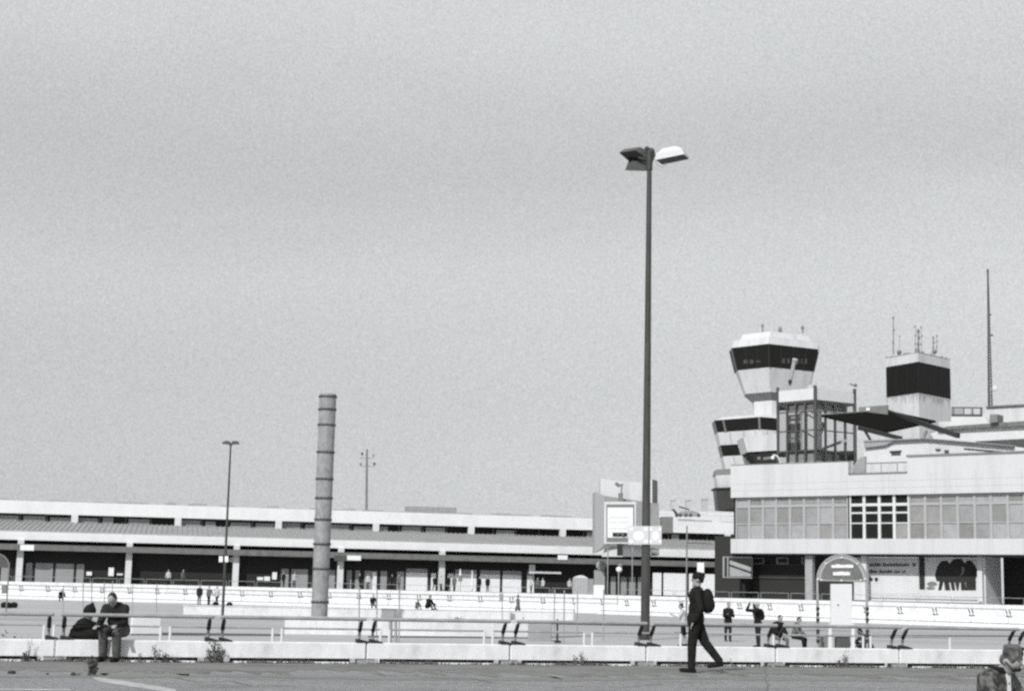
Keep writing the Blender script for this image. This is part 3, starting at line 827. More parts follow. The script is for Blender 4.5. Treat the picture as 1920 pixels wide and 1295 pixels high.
for x0, x1, x2, x3 in ((1762, 1768.5, 1760, 1765), (1770, 1778, 1773, 1782), (1781, 1788, 1786, 1791), (1790, 1799, 1795, 1797), (1801, 1808, 1803, 1812), (1810, 1829, 1813, 1830)):
    mm.prism([hp(x0, 1088, RD - .142), hp(x1 + 1, 1088, RD - .142), hp(x3, 1106, RD - .142), hp(x2 - 1, 1106, RD - .142)], -MFr.n * .008)
part('printed_figures', mm, PRINT, pic)
mm = MB(); blob(1748, 1094, 10, 5, mm, seed=8, d=RD - .13); blob(1745, 1102, 9, 3, mm, seed=9, d=RD - .142); part('printed_shape', mm, MIDGREY, pic)
mm = MB(); mm.prism([hp(1803, 1060, RD - .17), hp(1809, 1066, RD - .17), hp(1806, 1075, RD - .17), hp(1797, 1081, RD - .17), hp(1804, 1073, RD - .17)], -MFr.n * .008); part('printed_crescent', mm, MIDGREY, pic)
mm = MB(); mm.fbox(MFr, MFr.s(1630, 2, RD - .15), MFr.s(1836, 2, RD - .15), RD - .16, RD - .105, zz_(1730, 1122.8, RD), zz_(1730, 1121.6, RD)); part('ledge', mm, MIDGREY, hall)
hpane('column', 1836, 1845, 1040, 1127, WHITE, 1.9, .4)
mm = MB(); q0 = MFr.s(1845, 3, 1.9)
mm.fbox(MFr, q0, q0 + .12, 1.95, 5.5, DECKZ - .4, zb_ - .02); part('return_wall', mm, WHITE, hall)
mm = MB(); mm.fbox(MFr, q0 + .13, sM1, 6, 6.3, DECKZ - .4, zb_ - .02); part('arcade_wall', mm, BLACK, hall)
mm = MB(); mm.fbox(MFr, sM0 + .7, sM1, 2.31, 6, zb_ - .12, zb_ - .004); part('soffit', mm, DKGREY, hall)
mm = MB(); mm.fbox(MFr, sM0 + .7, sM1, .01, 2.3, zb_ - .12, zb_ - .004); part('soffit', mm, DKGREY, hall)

# roof terrace rail in the parapet notch
t = thing('terrace_rail', 'light rail with thin posts in the roof notch of the white hall', 'railing', MFr.p((sA + sB) / 2, 1.5, zp_m))
m = MB(); d_ = 1.2; ztop = zz_(1650, 867, d_)
sa_, sb_ = MFr.s(1606, 11, d_), MFr.s(1704, 11, d_)
m.fbox(MFr, sa_, sb_, d_, d_ + .04, zp_m - .5, ztop - .05); part('panel', m, TOWER, t)
m = MB(); m.tube(MFr.p(sa_, d_ - .03, ztop), MFr.p(sb_, d_ - .03, ztop), .05, n=6)
for x in (1624, 1653, 1683): m.tube(MFr.p(MFr.s(x, 11, d_), d_ - .04, zp_m), MFr.p(MFr.s(x, 11, d_), d_ - .04, ztop), .045, n=6)
part('rail', m, MULL, t)
m = MB(); dd = 1.0
def hq(x, y, d): 
    z = zz_(x, y, d); return MFr.p(MFr.s(x, z, d), d, z)
pts = [hq(1598, 888, dd), hq(1622, 888, dd), hq(1622, 855, dd), hq(1614, 857, dd), hq(1606, 864, dd), hq(1600, 874, dd)]
m.prism(pts, MFr.n * .3); solo('curved_screen', m, GALV, 'grey curved wind screen at the left end of the roof notch', 'screen', loc=hq(1610, 888, dd))
# low hut with gable on the roof
t = thing('roof_hut', 'white roof hut with shallow gable and small louvred window below the dark canopy', 'hut', hq(1700, 880, 6))
dd = 5
m = MB(); m.prism([hq(1621, 892, dd), hq(1735, 892, dd), hq(1735, 822, dd), hq(1700, 824, dd), hq(1621, 828, dd)], MFr.n * 8); part('wall', m, WHITE, t)
m = MB(); m.prism([hq(1735.2, 892, dd), hq(1930, 880, dd), hq(1930, 852, dd), hq(1900, 847, dd), hq(1735.2, 827, dd)], MFr.n * 8); part('wing_wall', m, TOWER, t)
m = MB(); m.prism([hq(1735.2, 826.8, dd), hq(1900, 846.8, dd), hq(1935, 842, dd), hq(1900, 836, dd), hq(1735.2, 821, dd)], MFr.n * 8 ); part('roof_edge', m, WHITE, t)
m = MB(); m.prism([hq(1619, 829, dd - .4), hq(1685, 823, dd - .4), hq(1672, 828, dd - .4), hq(1660, 834, dd - .4), hq(1621, 839, dd - .4)], MFr.n * .35); part('painted_shade', m, GREYC, t)  # grey sheet paints the shade at the wall's top left
m = MB(); m.prism([hq(1619, 828, dd - .5), hq(1619, 825, dd - .5), hq(1735, 820.5, dd - .5), hq(1900, 834.5, dd - .5), hq(1900, 836, dd - .5), hq(1735, 822, dd - .5)], MFr.n * .9); part('roof_edge', m, GALV, t)
m = MB(); m.prism([hq(1671, 853.5, dd - .05), hq(1688.5, 853, dd - .05), hq(1688.5, 846, dd - .05), hq(1671, 847, dd - .05)], MFr.n * .04); wn = part('window', m, DKGREY, t)
m = MB(); m.prism([hq(1667, 846.2, dd - .2), hq(1689, 845, dd - .2), hq(1689, 843.4, dd - .2), hq(1667, 844.6, dd - .2)], MFr.n * .19); part('sill', m, MIDGREY, wn)
m = MB(); m.prism([hq(1753, 840, dd - .2), hq(1763, 841, dd - .2), hq(1760, 844, dd - .2), hq(1754, 842.5, dd - .2)], MFr.n * .15); m.prism([hq(1770, 843, dd - .2), hq(1778, 843.5, dd - .2), hq(1777, 847, dd - .2), hq(1771, 846.5, dd - .2)], MFr.n * .15); m.prism([hq(1771, 847.2, dd - .15), hq(1778, 847.4, dd - .15), hq(1778, 855, dd - .15), hq(1771, 855, dd - .15)], MFr.n * .10); part('vent', m, DKGREY, t)
m = MB(); m.prism([hq(1807, 839.5, dd - .06), hq(1900, 847.5, dd - .06), hq(1900, 850, dd - .06), hq(1807, 842, dd - .06)], MFr.n * .05); part('window_slit', m, DARKFOOT, t)
# upper tier behind
dd = 16
t = thing('penthouse_block', 'long white upper storey with grey roof edge behind the hall roof at far right', 'building', hq(1850, 830, dd))
m = MB(); m.prism([hq(1745, 870, dd), hq(1960, 870, dd), hq(1960, 789, dd), hq(1762, 808, dd), hq(1745, 812, dd)], MFr.n * 8); part('wall', m, WHITE, t)
m = MB(); m.prism([hq(1756, 806, dd - .5), hq(1960, 796, dd - .5), hq(1960, 786, dd - .5), hq(1775, 799, dd - .5)], MFr.n * 9); part('roof_edge', m, BEAM, t)
m = MB(); m.prism([hq(1826, 827, dd - .4), hq(1960, 820, dd - .4), hq(1960, 838, dd - .4), hq(1870, 833, dd - .4)], MFr.n * .35); part('painted_shadow_wedge', m, DKGREY, t)  # shadow under the roof edge, painted as a dark wedge
dd = 24
m = MB(); m.prism([hq(1760, 860, dd), hq(1960, 830, dd), hq(1960, 756, dd), hq(1848, 762, dd), hq(1848, 775, dd), hq(1790, 784, dd), hq(1782, 790, dd), hq(1760, 790, dd)], MFr.n * 6); part('rear_wall', m, TOWER, t)
m = MB(); m.prism([hq(1848, 763, dd - .3), hq(1960, 757, dd - .3), hq(1960, 755, dd - .3), hq(1848, 761, dd - .3)], MFr.n * .3); part('coping', m, MIDGREY, t)
m = MB(); m.prism([hq(1610, 763, dd - .3), hq(1664, 759, dd - .3), hq(1664, 785, dd - .3), hq(1610, 790, dd - .3)], MFr.n * .25); part('side_block', m, MIDGREY, t)
m = MB(); m.prism([hq(1624, 764, dd - .4), hq(1631, 763.6, dd - .4), hq(1631, 769, dd - .4), hq(1624, 769.5, dd - .4)], MFr.n * .05); part('lamp_box', m, PANELW, t)
t = thing('box_frame_screen', 'open grey frame screen with three bays on the roof beside the square tower', 'screen', hq(1812, 780, 20))
dd = 20
for x0, x1, y0, y1, M_ in ((1784, 1840, 762.5, 764.5, DKGREY), (1784, 1840, 776, 780.5, DKGREY), (1784, 1790, 764.5, 776, MIDGREY), (1798, 1806, 764.5, 776, GALV), (1820, 1823, 764.5, 776, GALV), (1837, 1840, 764.5, 776, MIDGREY), (1790, 1798, 764.5, 776, GREYC)):
    m = MB(); m.prism([hq(x0, y1, dd), hq(x1, y1 + .4, dd), hq(x1, y0 + .4, dd), hq(x0, y0, dd)], MFr.n * .3); part('frame_bar', m, M_, t)
m = MB(); m.prism([hq(1783, 800, dd), hq(1856, 796, dd), hq(1846, 780.6, dd), hq(1783, 780.6, dd)], MFr.n * .6); part('base', m, WHITE, t)
m = MB(); m.prism([hq(1855, 792, 15), hq(1870, 791, 15), hq(1870, 776, 15), hq(1856, 776.5, 15)], MFr.n * 1.5); solo('roof_cabinet', m, MIDGREY, 'dark grey cabinet on the penthouse roof edge at the mast foot', 'cabinet', loc=hq(1862, 791, 15.5))

# tilted canopy slab on struts
t = thing('tilted_canopy', 'large dark slanted canopy slab on thin struts above the hall roof', 'canopy', hq(1660, 830, 8))
Lc, Tc, Bc = P(1538, 781, 162), P(1664, 772, 170), P(1664, 811, 151)
Rc = Tc + (Bc - Lc) * .74
nrm = (Tc - Lc).cross(Bc - Lc).normalized()
if nrm.z < 0: nrm = -nrm
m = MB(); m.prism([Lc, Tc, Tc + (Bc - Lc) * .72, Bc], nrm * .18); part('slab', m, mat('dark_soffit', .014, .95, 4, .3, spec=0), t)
m = MB()
def beam_(a, b, h, wdt, mat_, nm):
    d = (b - a).normalized(); s_ = d.cross(nrm).normalized() * wdt / 2
    mm = MB(); mm.hexa([a - s_ - nrm * h, b - s_ - nrm * h, b + s_ - nrm * h, a + s_ - nrm * h, a - s_ + nrm * .25, b - s_ + nrm * .25, b + s_ + nrm * .25, a + s_ + nrm * .25]); return part(nm, mm, mat_, t)
E2 = P(1797, 817, 142)
beam_(Tc, E2, .2, .3, DARKFOOT, 'edge_beam')
beam_(P(1610, 803, 153), P(1690, 823, 149), .12, .3, DARKFOOT, 'edge_beam')
beam_(Lc, Tc, .02, .3, MIDGREY, 'fascia')
for (xa, ya, xb, yb, M_) in ((1621, 806, 1634, 828, DARKFOOT), (1737, 808, 1731, 824, MIDGREY)):
    m = MB(); m.tube(P(xa, ya, 154), P(xb, yb, 154), .13, n=8); part('strut', m, M_, t)

#@@TOWERS
# ------------------------------------------------------------------ control tower
YT = 230
def hexpts(cx, cy, rad, z, angs=(-76, -16, 72, 104, 164, 252)):
    return [Vector((cx + rad * math.sin(R(a_)), cy - rad * math.cos(R(a_)), z)) for a_ in angs]
cpt = G(1452, YT, 20)
def tz(py, rad=6): return z_at(py, cpt.x, YT - rad)
def tr(px_): return px_ / pxm(YT)
def ring(pys, rads, m_, name, parent, angs=(-76, -16, 72, 104, 164, 252), c=None):
    cc = c or cpt
    mm = MB(); mm.rings([hexpts(cc.x, cc.y, r_, tz(y, r_ * .9), angs) for y, r_ in zip(pys, rads)]); return part(name, mm, m_, parent)
ct = thing('control_tower', 'tall white control tower with dark glass cab flaring outwards', 'tower', (cpt.x, YT, DECKZ))
r_top, r_bot = tr(84), tr(74)
ring([645.5, 632], [r_top + .12, r_top - .2], TOWER, 'cab_roof', ct)
ring([631.8, 622], [r_top - 1.2, r_top - 1.6], TOWER, 'roof_plinth', ct)
cab = ring([689, 645.8], [r_bot, r_top], GLASSD, 'cab_window', ct)
for k in (5, 0, 1, 2):
    angs = (-76, -16, 72, 104, 164, 252)
    tb, tt = hexpts(cpt.x, cpt.y, r_bot + .03, tz(689, r_bot * .9)), hexpts(cpt.x, cpt.y, r_top + .03, tz(646, r_top * .9))
    A, B = tb[k], tb[(k + 1) % 6]; C_, D_ = tt[k], tt[(k + 1) % 6]
    nn = 4 if k in (1, 4) else 3 if k in (0, 3) else 1
    for j in range(nn):
        f_ = j / nn
        mm = MB(); mm.tube(A.lerp(B, f_), C_.lerp(D_, f_), .06 if j else .12, n=4); part('mullion', mm, MULLD, cab)
def cab_pt(px_, py_, k0, off=.06):       # where a photo ray meets cab face k0
    A = hexpts(cpt.x, cpt.y, r_bot, tz(689, r_bot * .9)); B = hexpts(cpt.x, cpt.y, r_top, tz(645.8, r_top * .9))
    n_ = (A[k0 + 1] - A[k0]).cross(B[k0] - A[k0]).normalized()
    d = (P(px_, py_, 100) - CAM).normalized(); t_ = (A[k0] - CAM).dot(n_) / d.dot(n_)
    return CAM + d * (t_ - off)
for x0, x1, k0 in ((1394, 1402, 0), (1406, 1413, 0), (1417, 1426, 0), (1466, 1472, 1), (1476, 1481, 1), (1493, 1498, 1), (1502, 1504.5, 1), (1509, 1513, 1)):
    y0, y1 = ((674.5, 681.5) if x0 < 1417 else (676, 679)) if k0 == 0 else (672, 682 if x0 > 1485 else 681)
    mm = MB(); mm.add([cab_pt(x0, y1, k0), cab_pt(x1, y1, k0), cab_pt(x1, y0, k0), cab_pt(x0, y0, k0)], [(0, 1, 2, 3)])
    part('see_through_patch', mm, mat('see_through_grey', .075, .4), cab)  # rear windows' light seen through the cab, painted as grey patches
ring([735, 689.3], [tr(57), r_bot - .02], TOWER, 'shaft_head', ct)
ring([750, 735.3], [tr(42), tr(57)], MIDGREY, 'underside', ct)
ring([900, 750.3], [tr(40), tr(41)], TOWER, 'shaft', ct)
c2_ = G(1440, YT, 18)
ring([782.8, 778], [tr(107), tr(90)], TOWER, 'deck_roof', ct, c=c2_)
dk = ring([806, 783], [tr(101), tr(107)], GLASSD, 'deck_window', ct, c=c2_)
mm = MB()
for x_ in (1346, 1399, 1447):
    q0_, q1_ = P(x_, 786, YT - 8.6), P(x_, 806, YT - 8.6)
q_b, q_t = hexpts(c2_.x, c2_.y, tr(101) + .05, tz(806, tr(101) * .9)), hexpts(c2_.x, c2_.y, tr(107) + .05, tz(784, tr(107) * .9))
for k, fs in ((5, ()), (0, (.2, .97)), (1, (.45,))):
    for f_ in fs: mm = MB(); mm.tube(q_b[k].lerp(q_b[(k + 1) % 6], f_), q_t[k].lerp(q_t[(k + 1) % 6], f_), .17, n=6); part('window_post', mm, MIDGREY, dk)
ring([831, 806.3], [tr(95), tr(101)], TOWER, 'deck_wall', ct, c=c2_)
ring([852, 831.3], [tr(90), tr(95)], GLASSD, 'deck_window', ct, c=c2_)
ring([884, 852.3], [tr(84), tr(90)], TOWER, 'deck_wall', ct, c=c2_)
ring([912, 886], [tr(100), tr(104)], TOWER, 'deck_wall', ct, c=c2_)
ring([954, 915], [tr(100), tr(104)], mat('dull_tower_glass', .05, .4, 2, .3), 'deck_window', ct, c=c2_)  # lowest tier glass, a greyer tone than the cab glass
ring([914.8, 912.2], [tr(108), tr(108)], DARKFOOT, 'deck_edge', ct, c=c2_)
ring([887, 877], [tr(105), tr(103)], MIDGREY, 'ledge', ct, c=c2_)
mm = MB()
for k, fs in ((0, (.28, .6)), (1, (.1, .45))):
    for (ya, ra, yb, rb) in ((831, 95, 807, 101), (880, 84, 853, 90)):
        pb, pt = hexpts(c2_.x, c2_.y, tr(ra) + .02, tz(ya, tr(ra) * .9)), hexpts(c2_.x, c2_.y, tr(rb) + .02, tz(yb, tr(rb) * .9))
        for f_ in fs: mm.tube(pb[k].lerp(pb[k + 1], f_), pt[k].lerp(pt[k + 1], f_), .07, n=4)
part('panel_joint', mm, MULL, ct)
# projecting white lobe with dark base
mm = MB(); Yl = YT - 12
mm.prism([P(1393, 819, Yl), P(1470, 812, Yl), P(1470, 843, Yl), P(1401, 847, Yl)], (0, 6, 0)); part('balcony', mm, TOWER, ct)
mm = MB(); mm.prism([P(1401, 847.2, Yl + .3), P(1470, 843.2, Yl + .3), P(1470, 872, Yl + .3), P(1420, 872, Yl + .3), P(1413, 858, Yl + .3)], (0, 5, 0)); bb = part('balcony_base', mm, BLACK, ct)
mm = MB(); mm.prism([P(1431, 857, Yl + .25), P(1446, 855, Yl + .25), P(1446, 860, Yl + .25), P(1431, 862, Yl + .25)], (0, .04, 0)); mm.prism([P(1420, 856, Yl + .25), P(1426, 856, Yl + .25), P(1426, 861, Yl + .25), P(1420, 861, Yl + .25)], (0, .04, 0)); part('window', mm, MIDGREY, bb)
def antenna(px_, y0, y1, Y, lab, r_=.07, bumps=2, dk=False, name='antenna'):
    t = thing(name, lab, 'antenna', P(px_, y0, Y), 0, 'rooftop antennas')
    mm = MB(); mm.tube(P(px_, y0, Y), P(px_, y1, Y), r_, r_ * .7, n=6); part('rod', mm, MULL if not dk else MIDGREY, t)
    mm = MB()
    for k in range(bumps):
        y = y1 + (y0 - y1) * (.02 + .33 * k); mm.ball(P(px_ + (k % 2) * 1.0 - .3, y, Y), r_ * 1.7, r_ * 1.5, r_ * 2.4, n=8, m=6)
    if bumps: part('element', mm, MIDGREY, t)
antenna(1430, 624, 610, YT, 'short antenna on the left of the control tower cab roof', .12, 1, True)
antenna(1505, 624, 614, YT, 'short antenna on the right of the control tower cab roof', .14, 1, True)
antenna(1463, 624, 618, YT, 'stubby pale fitting in the middle of the control tower roof', .18, 1)
antenna(1535, 660, 645, YT - 3, 'thin pale rod at the right corner of the glass cab', .1, 0)
t = thing('leaning_lamp', 'pale leaning floodlight pole with ball joint in front of the control tower cab', 'lamp', P(1481, 722, 190), 0)
mm = MB(); mm.tube(P(1480, 722, 190), P(1490, 674, 190), .22, .25, n=8); part('pole', mm, GALV, t)
mm = MB(); mm.prism([P(1487, 671, 190), P(1495, 673, 190), P(1493, 682, 190), P(1487, 680, 190)], (0, .5, 0)); part('lamp_head', mm, WHITE, t)
mm = MB(); mm.ball(P(1481.5, 715, 189.5), .25, n=10, m=8); part('joint', mm, DARKFOOT, t)
mm = MB(); mm.tube(P(1519, 720, 190), P(1524, 697, 190), .14, n=6)
solo('bent_rod', mm, GALV, 'short grey slanted rod under the right end of the cab', 'rod', loc=P(1519, 720, 190))
t = thing('arched_lamp', 'small white lamp on a curved arm at the glass stair tower foot', 'lamp', P(1464, 868, 158))
mm = MB(); mm.path([P(1464, 870, 158), P(1461, 860, 158), P(1456, 853.5, 158), P(1449, 853, 158)], .09, 6); part('arm', mm, WHITE, t)
mm = MB(); mm.ball(P(1449, 858, 158), .2, .2, .2, n=10, m=8); part('lamp_head', mm, PANELW, t)

# ------------------------------------------------------------------ glass stair tower
YG = 182
gt = thing('glass_stair_tower', 'dark framed glass stair tower with white cap, corner facing the viewer', 'tower', G(1530, YG, zp_m))
La, Ca, Ra = G(1459, YG + 1.5, 14), G(1529.5, YG - 2.2, 14), G(1604, YG + 1.2, 14)
Ba = Vector((Ca.x - .3, YG + 7, 0)); 
La.z = Ca.z = Ra.z = 0
def gz(py): return z_at(py, Ca.x, Ca.y)
def loopz(z, o=0):
    c = (La + Ca + Ra + Ba) / 4
    return [Vector((q.x + (q.x - c.x) * o, q.y + (q.y - c.y) * o, z)) for q in (La, Ca, Ra, Ba)]
mm = MB(); mm.rings([loopz(gz(748.5), .01), loopz(gz(727), .01)]); part('cap', mm, WHITE, gt)
mm = MB(); mm.rings([loopz(gz(753), -.01), loopz(gz(748.7), -.01)]); part('head_beam', mm, DKGREY, gt)
frL = Fr(La, Ca); frR = Fr(Ca, Ra)
for fr, x0, x1 in ((frL, 1478, 1526), (frR, 1533, 1590)):
    mm = MB(); d_ = .35; a_ = fr.s(x0, 14, d_); b_ = fr.s(x1, 14, d_)
    mm.fbox(fr, a_, b_, d_, d_ + .1, gz(766), gz(753.5)); part('head_panel', mm, MIDGREY, gt)
    mm = MB(); mm.fbox(fr, a_, fr.s(min(x1, 1574), 14, d_), d_, d_ + .1, gz(863), gz(846)); part('sill_panel', mm, GREYC, gt)
mm = MB(); mm.rings([loopz(gz(875), 0), loopz(gz(753.2), 0)], cap=False); part('glazing', mm, CLEAR, gt)
zg0, zg1 = gz(878), gz(753)
for A, B, xs in ((La, Ca, (1476.5, 1493.5, 1510.5)), (Ca, Ra, (1548.5, 1566.5, 1585.5))):
    fr = Fr(A, B)
    for x_ in xs:
        s_ = fr.s(x_, 15); mm = MB(); mm.fbox(fr, s_ - .10, s_ + .10, -.12, .12, zg0, zg1); part('mullion', mm, DKGREY, gt)
    mm = MB()
    for y in (769, 805, 843):
        mm.fbox(fr, .2, fr.len - .2, -.06, .08, gz(y + 1.2), gz(y - 1.0))
    part('transom', mm, DKGREY, gt)
for q, rr in ((La, .17), (Ca, .19), (Ra, .2)):
    mm = MB(); mm.tube((q.x, q.y, zg0), (q.x, q.y, gz(720 if q is not Ca else 722)), rr, n=6); part('corner_post', mm, DKGREY, gt)
core = MB(); cx_ = (Ca.x + Ba.x) / 2 + .1; core.box(cx_ - 1.15, cx_ + 1.05, YG - .9, YG + 2.2, gz(841), gz(769)); part('core', core, WHITE, gt)
mm = MB(); mm.fbox(frL, .5, frL.len - 1.2, 1.0, 1.2, gz(842), gz(772)); part('louvre_wall', mm, GREYC, gt)
mm = MB()
for y in (785, 817): mm.fbox(frL, .7, frL.len - 1.4, .94, .99, gz(y + 3), gz(y)) 
part('light_slot', mm, WHITE, gt)
mm = MB()
for y in (797, 832): mm.fbox(frL, .6, frL.len - 1.4, .94, .99, gz(y + 9), gz(y - 7)) 
part('louvre_panel', mm, DKGREY, gt)
frR = Fr(Ca, Ra)
mm = MB(); mm.prism([P(1535, 842, YG), P(1543, 843, YG), P(1586, 828, YG), P(1590, 822, YG), P(1575, 826, YG)], (0, .8, 0)); part('stair_flight', mm, GREYC, gt)
mm = MB(); mm.rings([loopz(gz(845), -.08), loopz(gz(842.5), -.08)]); part('floor_slab', mm, DKGREY, gt)
mm = MB(); mm.prism([P(1574, 863, YG + 1.5), P(1606, 863, YG + 1.5), P(1606, 845, YG + 1.5), P(1574, 845, YG + 1.5)], (0, .6, 0)); part('dark_door', mm, BLACK, gt)
mm = MB(); mm.rings([loopz(gz(876), -.1), loopz(gz(868), -.1)]); part('plinth', mm, DKGREY, gt)
mm = MB(); q = P(1602, 723, YG); mm.tube(q, P(1593, 719, YG), .08, n=6); mm.ball(P(1604, 722, YG), .22, n=8, m=6); part('roof_lamp', mm, MIDGREY, gt)

# ------------------------------------------------------------------ square tower
YS = 186
q = G(1722, YS - 5.2, 20)
zt_ = lambda y: z_at(y, q.x, YS - 5.2)
st = thing('square_tower', 'white square tower with a wide dark glass band seen corner on', 'tower', (q.x, YS, DECKZ))
hw = 60.0 / pxm(YS)
_l, _n, _r = G(1662, YS, 26), G(1722, YS - 5, 26), G(1782, YS, 26)
_c = (_l + _r) / 2
def sq(r_, z):
    k_ = r_ / hw
    return [Vector((_c.x + (v.x - _c.x) * k_, _c.y + (v.y - _c.y) * k_, z)) for v in (_l, _n, _r, Vector((_c.x * 2 - _n.x, YS + 5, 0)))]
mm = MB(); mm.rings([sq(hw, 6), sq(hw, zt_(736))]); part('shaft', mm, TOWER, st)
gb = MB(); gb.rings([sq(hw * 1.005, zt_(735.8)), sq(hw * 1.005, zt_(677.5))]); gb = part('glass_band', gb, mat('black_glass', .016, .4, 1, .2, spec=.05), st)
mm = MB(); s4, s5 = sq(hw * 1.01, zt_(735)), sq(hw * 1.01, zt_(678))
for k in (0, 1):
    for f_ in (.33, .66) + ((0,) if k else ()): mm = MB(); mm.tube(s4[k].lerp(s4[k + 1], f_), s5[k].lerp(s5[k + 1], f_), .04, n=4); part('mullion', mm, mat('dull_mullion', .02), gb)
mm = MB(); mm.rings([sq(hw * 1.0, zt_(677.3)), sq(hw * 1.0, zt_(660))]); part('parapet', mm, TOWER, st)
r_ = random.Random(4); top = sq(hw * 1.012, zt_(660)); low = sq(hw * 1.008, zt_(736))
for k in (0, 1):
    lo_ = []; hi_ = []
    for j in range(33):
        A = top[k].lerp(top[k + 1], j / 32); lo_.append(A); hi_.append(A + Vector((0, 0, r_.choice((.04, .08, .3)) * r_.uniform(.6, 1.1))))
    mm = MB(); mm.prism(lo_ + hi_[::-1], (0, .3, 0)); part('roof_edge_dirt', mm, GALV, st)
    lo_ = []; hi_ = []
    for j in range(67):
        A = low[k].lerp(low[k + 1], j / 66); hi_.append(A); lo_.append(A - Vector((0, 0, r_.choice((.05, .15, .5, 1.1)) * r_.uniform(.4, 1.1))))
    mm = MB(); mm.prism(lo_ + hi_[::-1], (0, .003, 0)); part('water_stain', mm, mat('stain_streak', .42, .9, 3, .3, (1, 1, .3)), st)
for x_, y0, y1, lab, rr in ((1675, 664, 594, 'tallest thin antenna at the left corner of the square tower', .07), (1687, 662, 630, 'short thin rod second from left on the square tower', .05),
                            (1716, 660, 611, 'thin rod left of the middle cluster on the square tower', .06), (1722, 656, 620, 'thick rod in the middle cluster on the square tower', .11),
                            (1727.5, 660, 613, 'thin rod right of the middle cluster on the square tower', .06), (1750, 660, 632, 'short knobbly antenna near the right corner of the square tower', .07),
                            (1756.5, 660, 629, 'rightmost thin rod on the square tower', .06)):
    antenna(x_, y0, y1, YS - 1.5, lab, rr, 3 if rr > .055 else 1, rr > .06)
for x_, y_, lab in ((1686, 660, 'dark roof fitting beside the tallest antenna'), (1720, 657, 'dark roof fitting below the middle rods'), (1752, 659, 'dark roof fitting at the right rods')):
    mm = MB(); mm.ball(P(x_, y_, YS - 2), .3, .3, .28, n=10, m=6); mm.tube(P(x_ - 3, y_ + 3, YS - 2), P(x_ + 1, y_, YS - 2), .1, n=6); solo('roof_fitting', mm, MIDGREY, lab + ' on the square tower', 'fitting', 'roof fittings on the square tower', loc=P(x_, y_, YS - 2))
# radio mast
YR = 200
t = thing('radio_mast', 'tall thin tapering dark radio mast behind the penthouse at far right', 'mast', P(1857, 768, YR))
A, B = P(1856.5, 772, YR), P(1852, 508, YR)
mm = MB(); legs = []
for k in range(3):
    a_ = 2.1 * k; o1 = Vector((math.cos(a_), math.sin(a_), 0)) * .27; o2 = o1 * .22
    legs.append((A + o1, B + o2)); mm.tube(A + o1, B + o2, .085, .05, n=5)
part('leg', mm, DKGREY, t)
mm = MB(); n = 46
for j in range(n):
    for k in range(3):
        a_, b_ = legs[k], legs[(k + 1) % 3]
        mm.tube(a_[0].lerp(a_[1], j / n), b_[0].lerp(b_[1], (j + 1) / n), .04, n=4)
part('bracing', mm, DKGREY, t)
mm = MB(); mm.ball(B, .16, .16, .3, n=8, m=6)
for y_, x_ in ((541, 1853), (567, 1853.5), (590, 1857), (628, 1860)):
    mm.ball(P(x_, y_, YR), .13, n=8, m=6)
mm.tube(P(1855, 628, YR), P(1862, 630, YR), .05, n=4)
part('fitting', mm, DKGREY, t)
mm = MB(); mm.ball(P(1866, 728, YR - 2), .35, .1, .35, n=12, m=8); mm.tube(P(1857, 730, YR - 1), P(1866, 728, YR - 2), .06, n=5); part('dish', mm, WHITE, t)

#@@OBJECTS
# ------------------------------------------------------------------ steel pipe chimney
YC = 101
cb_ = G(598.5, YC, LOTZ)
t = thing('steel_chimney', 'tall pale steel pipe chimney with dark bolted flange rings standing in the lot', 'chimney', cb_)
topz = z_at(738, cb_.x, YC)
Hc = topz - LOTZ
ys = [1128, 1066, 1020, 974, 934, 898, 848, 797, 768, 744]
zs = [z_at(y, cb_.x, YC) for y in ys]
cuts = [LOTZ + .12] + zs + [topz]
for i in range(len(cuts) - 1):
    mm = MB(); r0 = .505 + .035 * i / 10
    mm.lathe([(r0, cuts[i] + .035), (r0, cuts[i + 1] - .035)], (cb_.x, cb_.y), 36)
    part('pipe_section', mm, PIPE, t)
for i, z in enumerate(zs):
    mm = MB(); r0 = .56 + .035 * i / 10
    mm.lathe([(r0, z - .045), (r0, z + .045)], (cb_.x, cb_.y), 36)
    for k in range(14):
        a_ = 2 * math.pi * k / 14
        c = Vector((cb_.x + (r0 - .04) * math.cos(a_), cb_.y + (r0 - .04) * math.sin(a_), z + .045)); 
        if i < 9 or k % 3 == 0: mm.tube(c, c + Vector((0, 0, .05)), .028, n=5)
    part('flange', mm, STEELD, t)
mm = MB(); mm.lathe([(.62, LOTZ), (.62, LOTZ + .12)], (cb_.x, cb_.y), 32); part('foot_ring', mm, DARKFOOT, t)
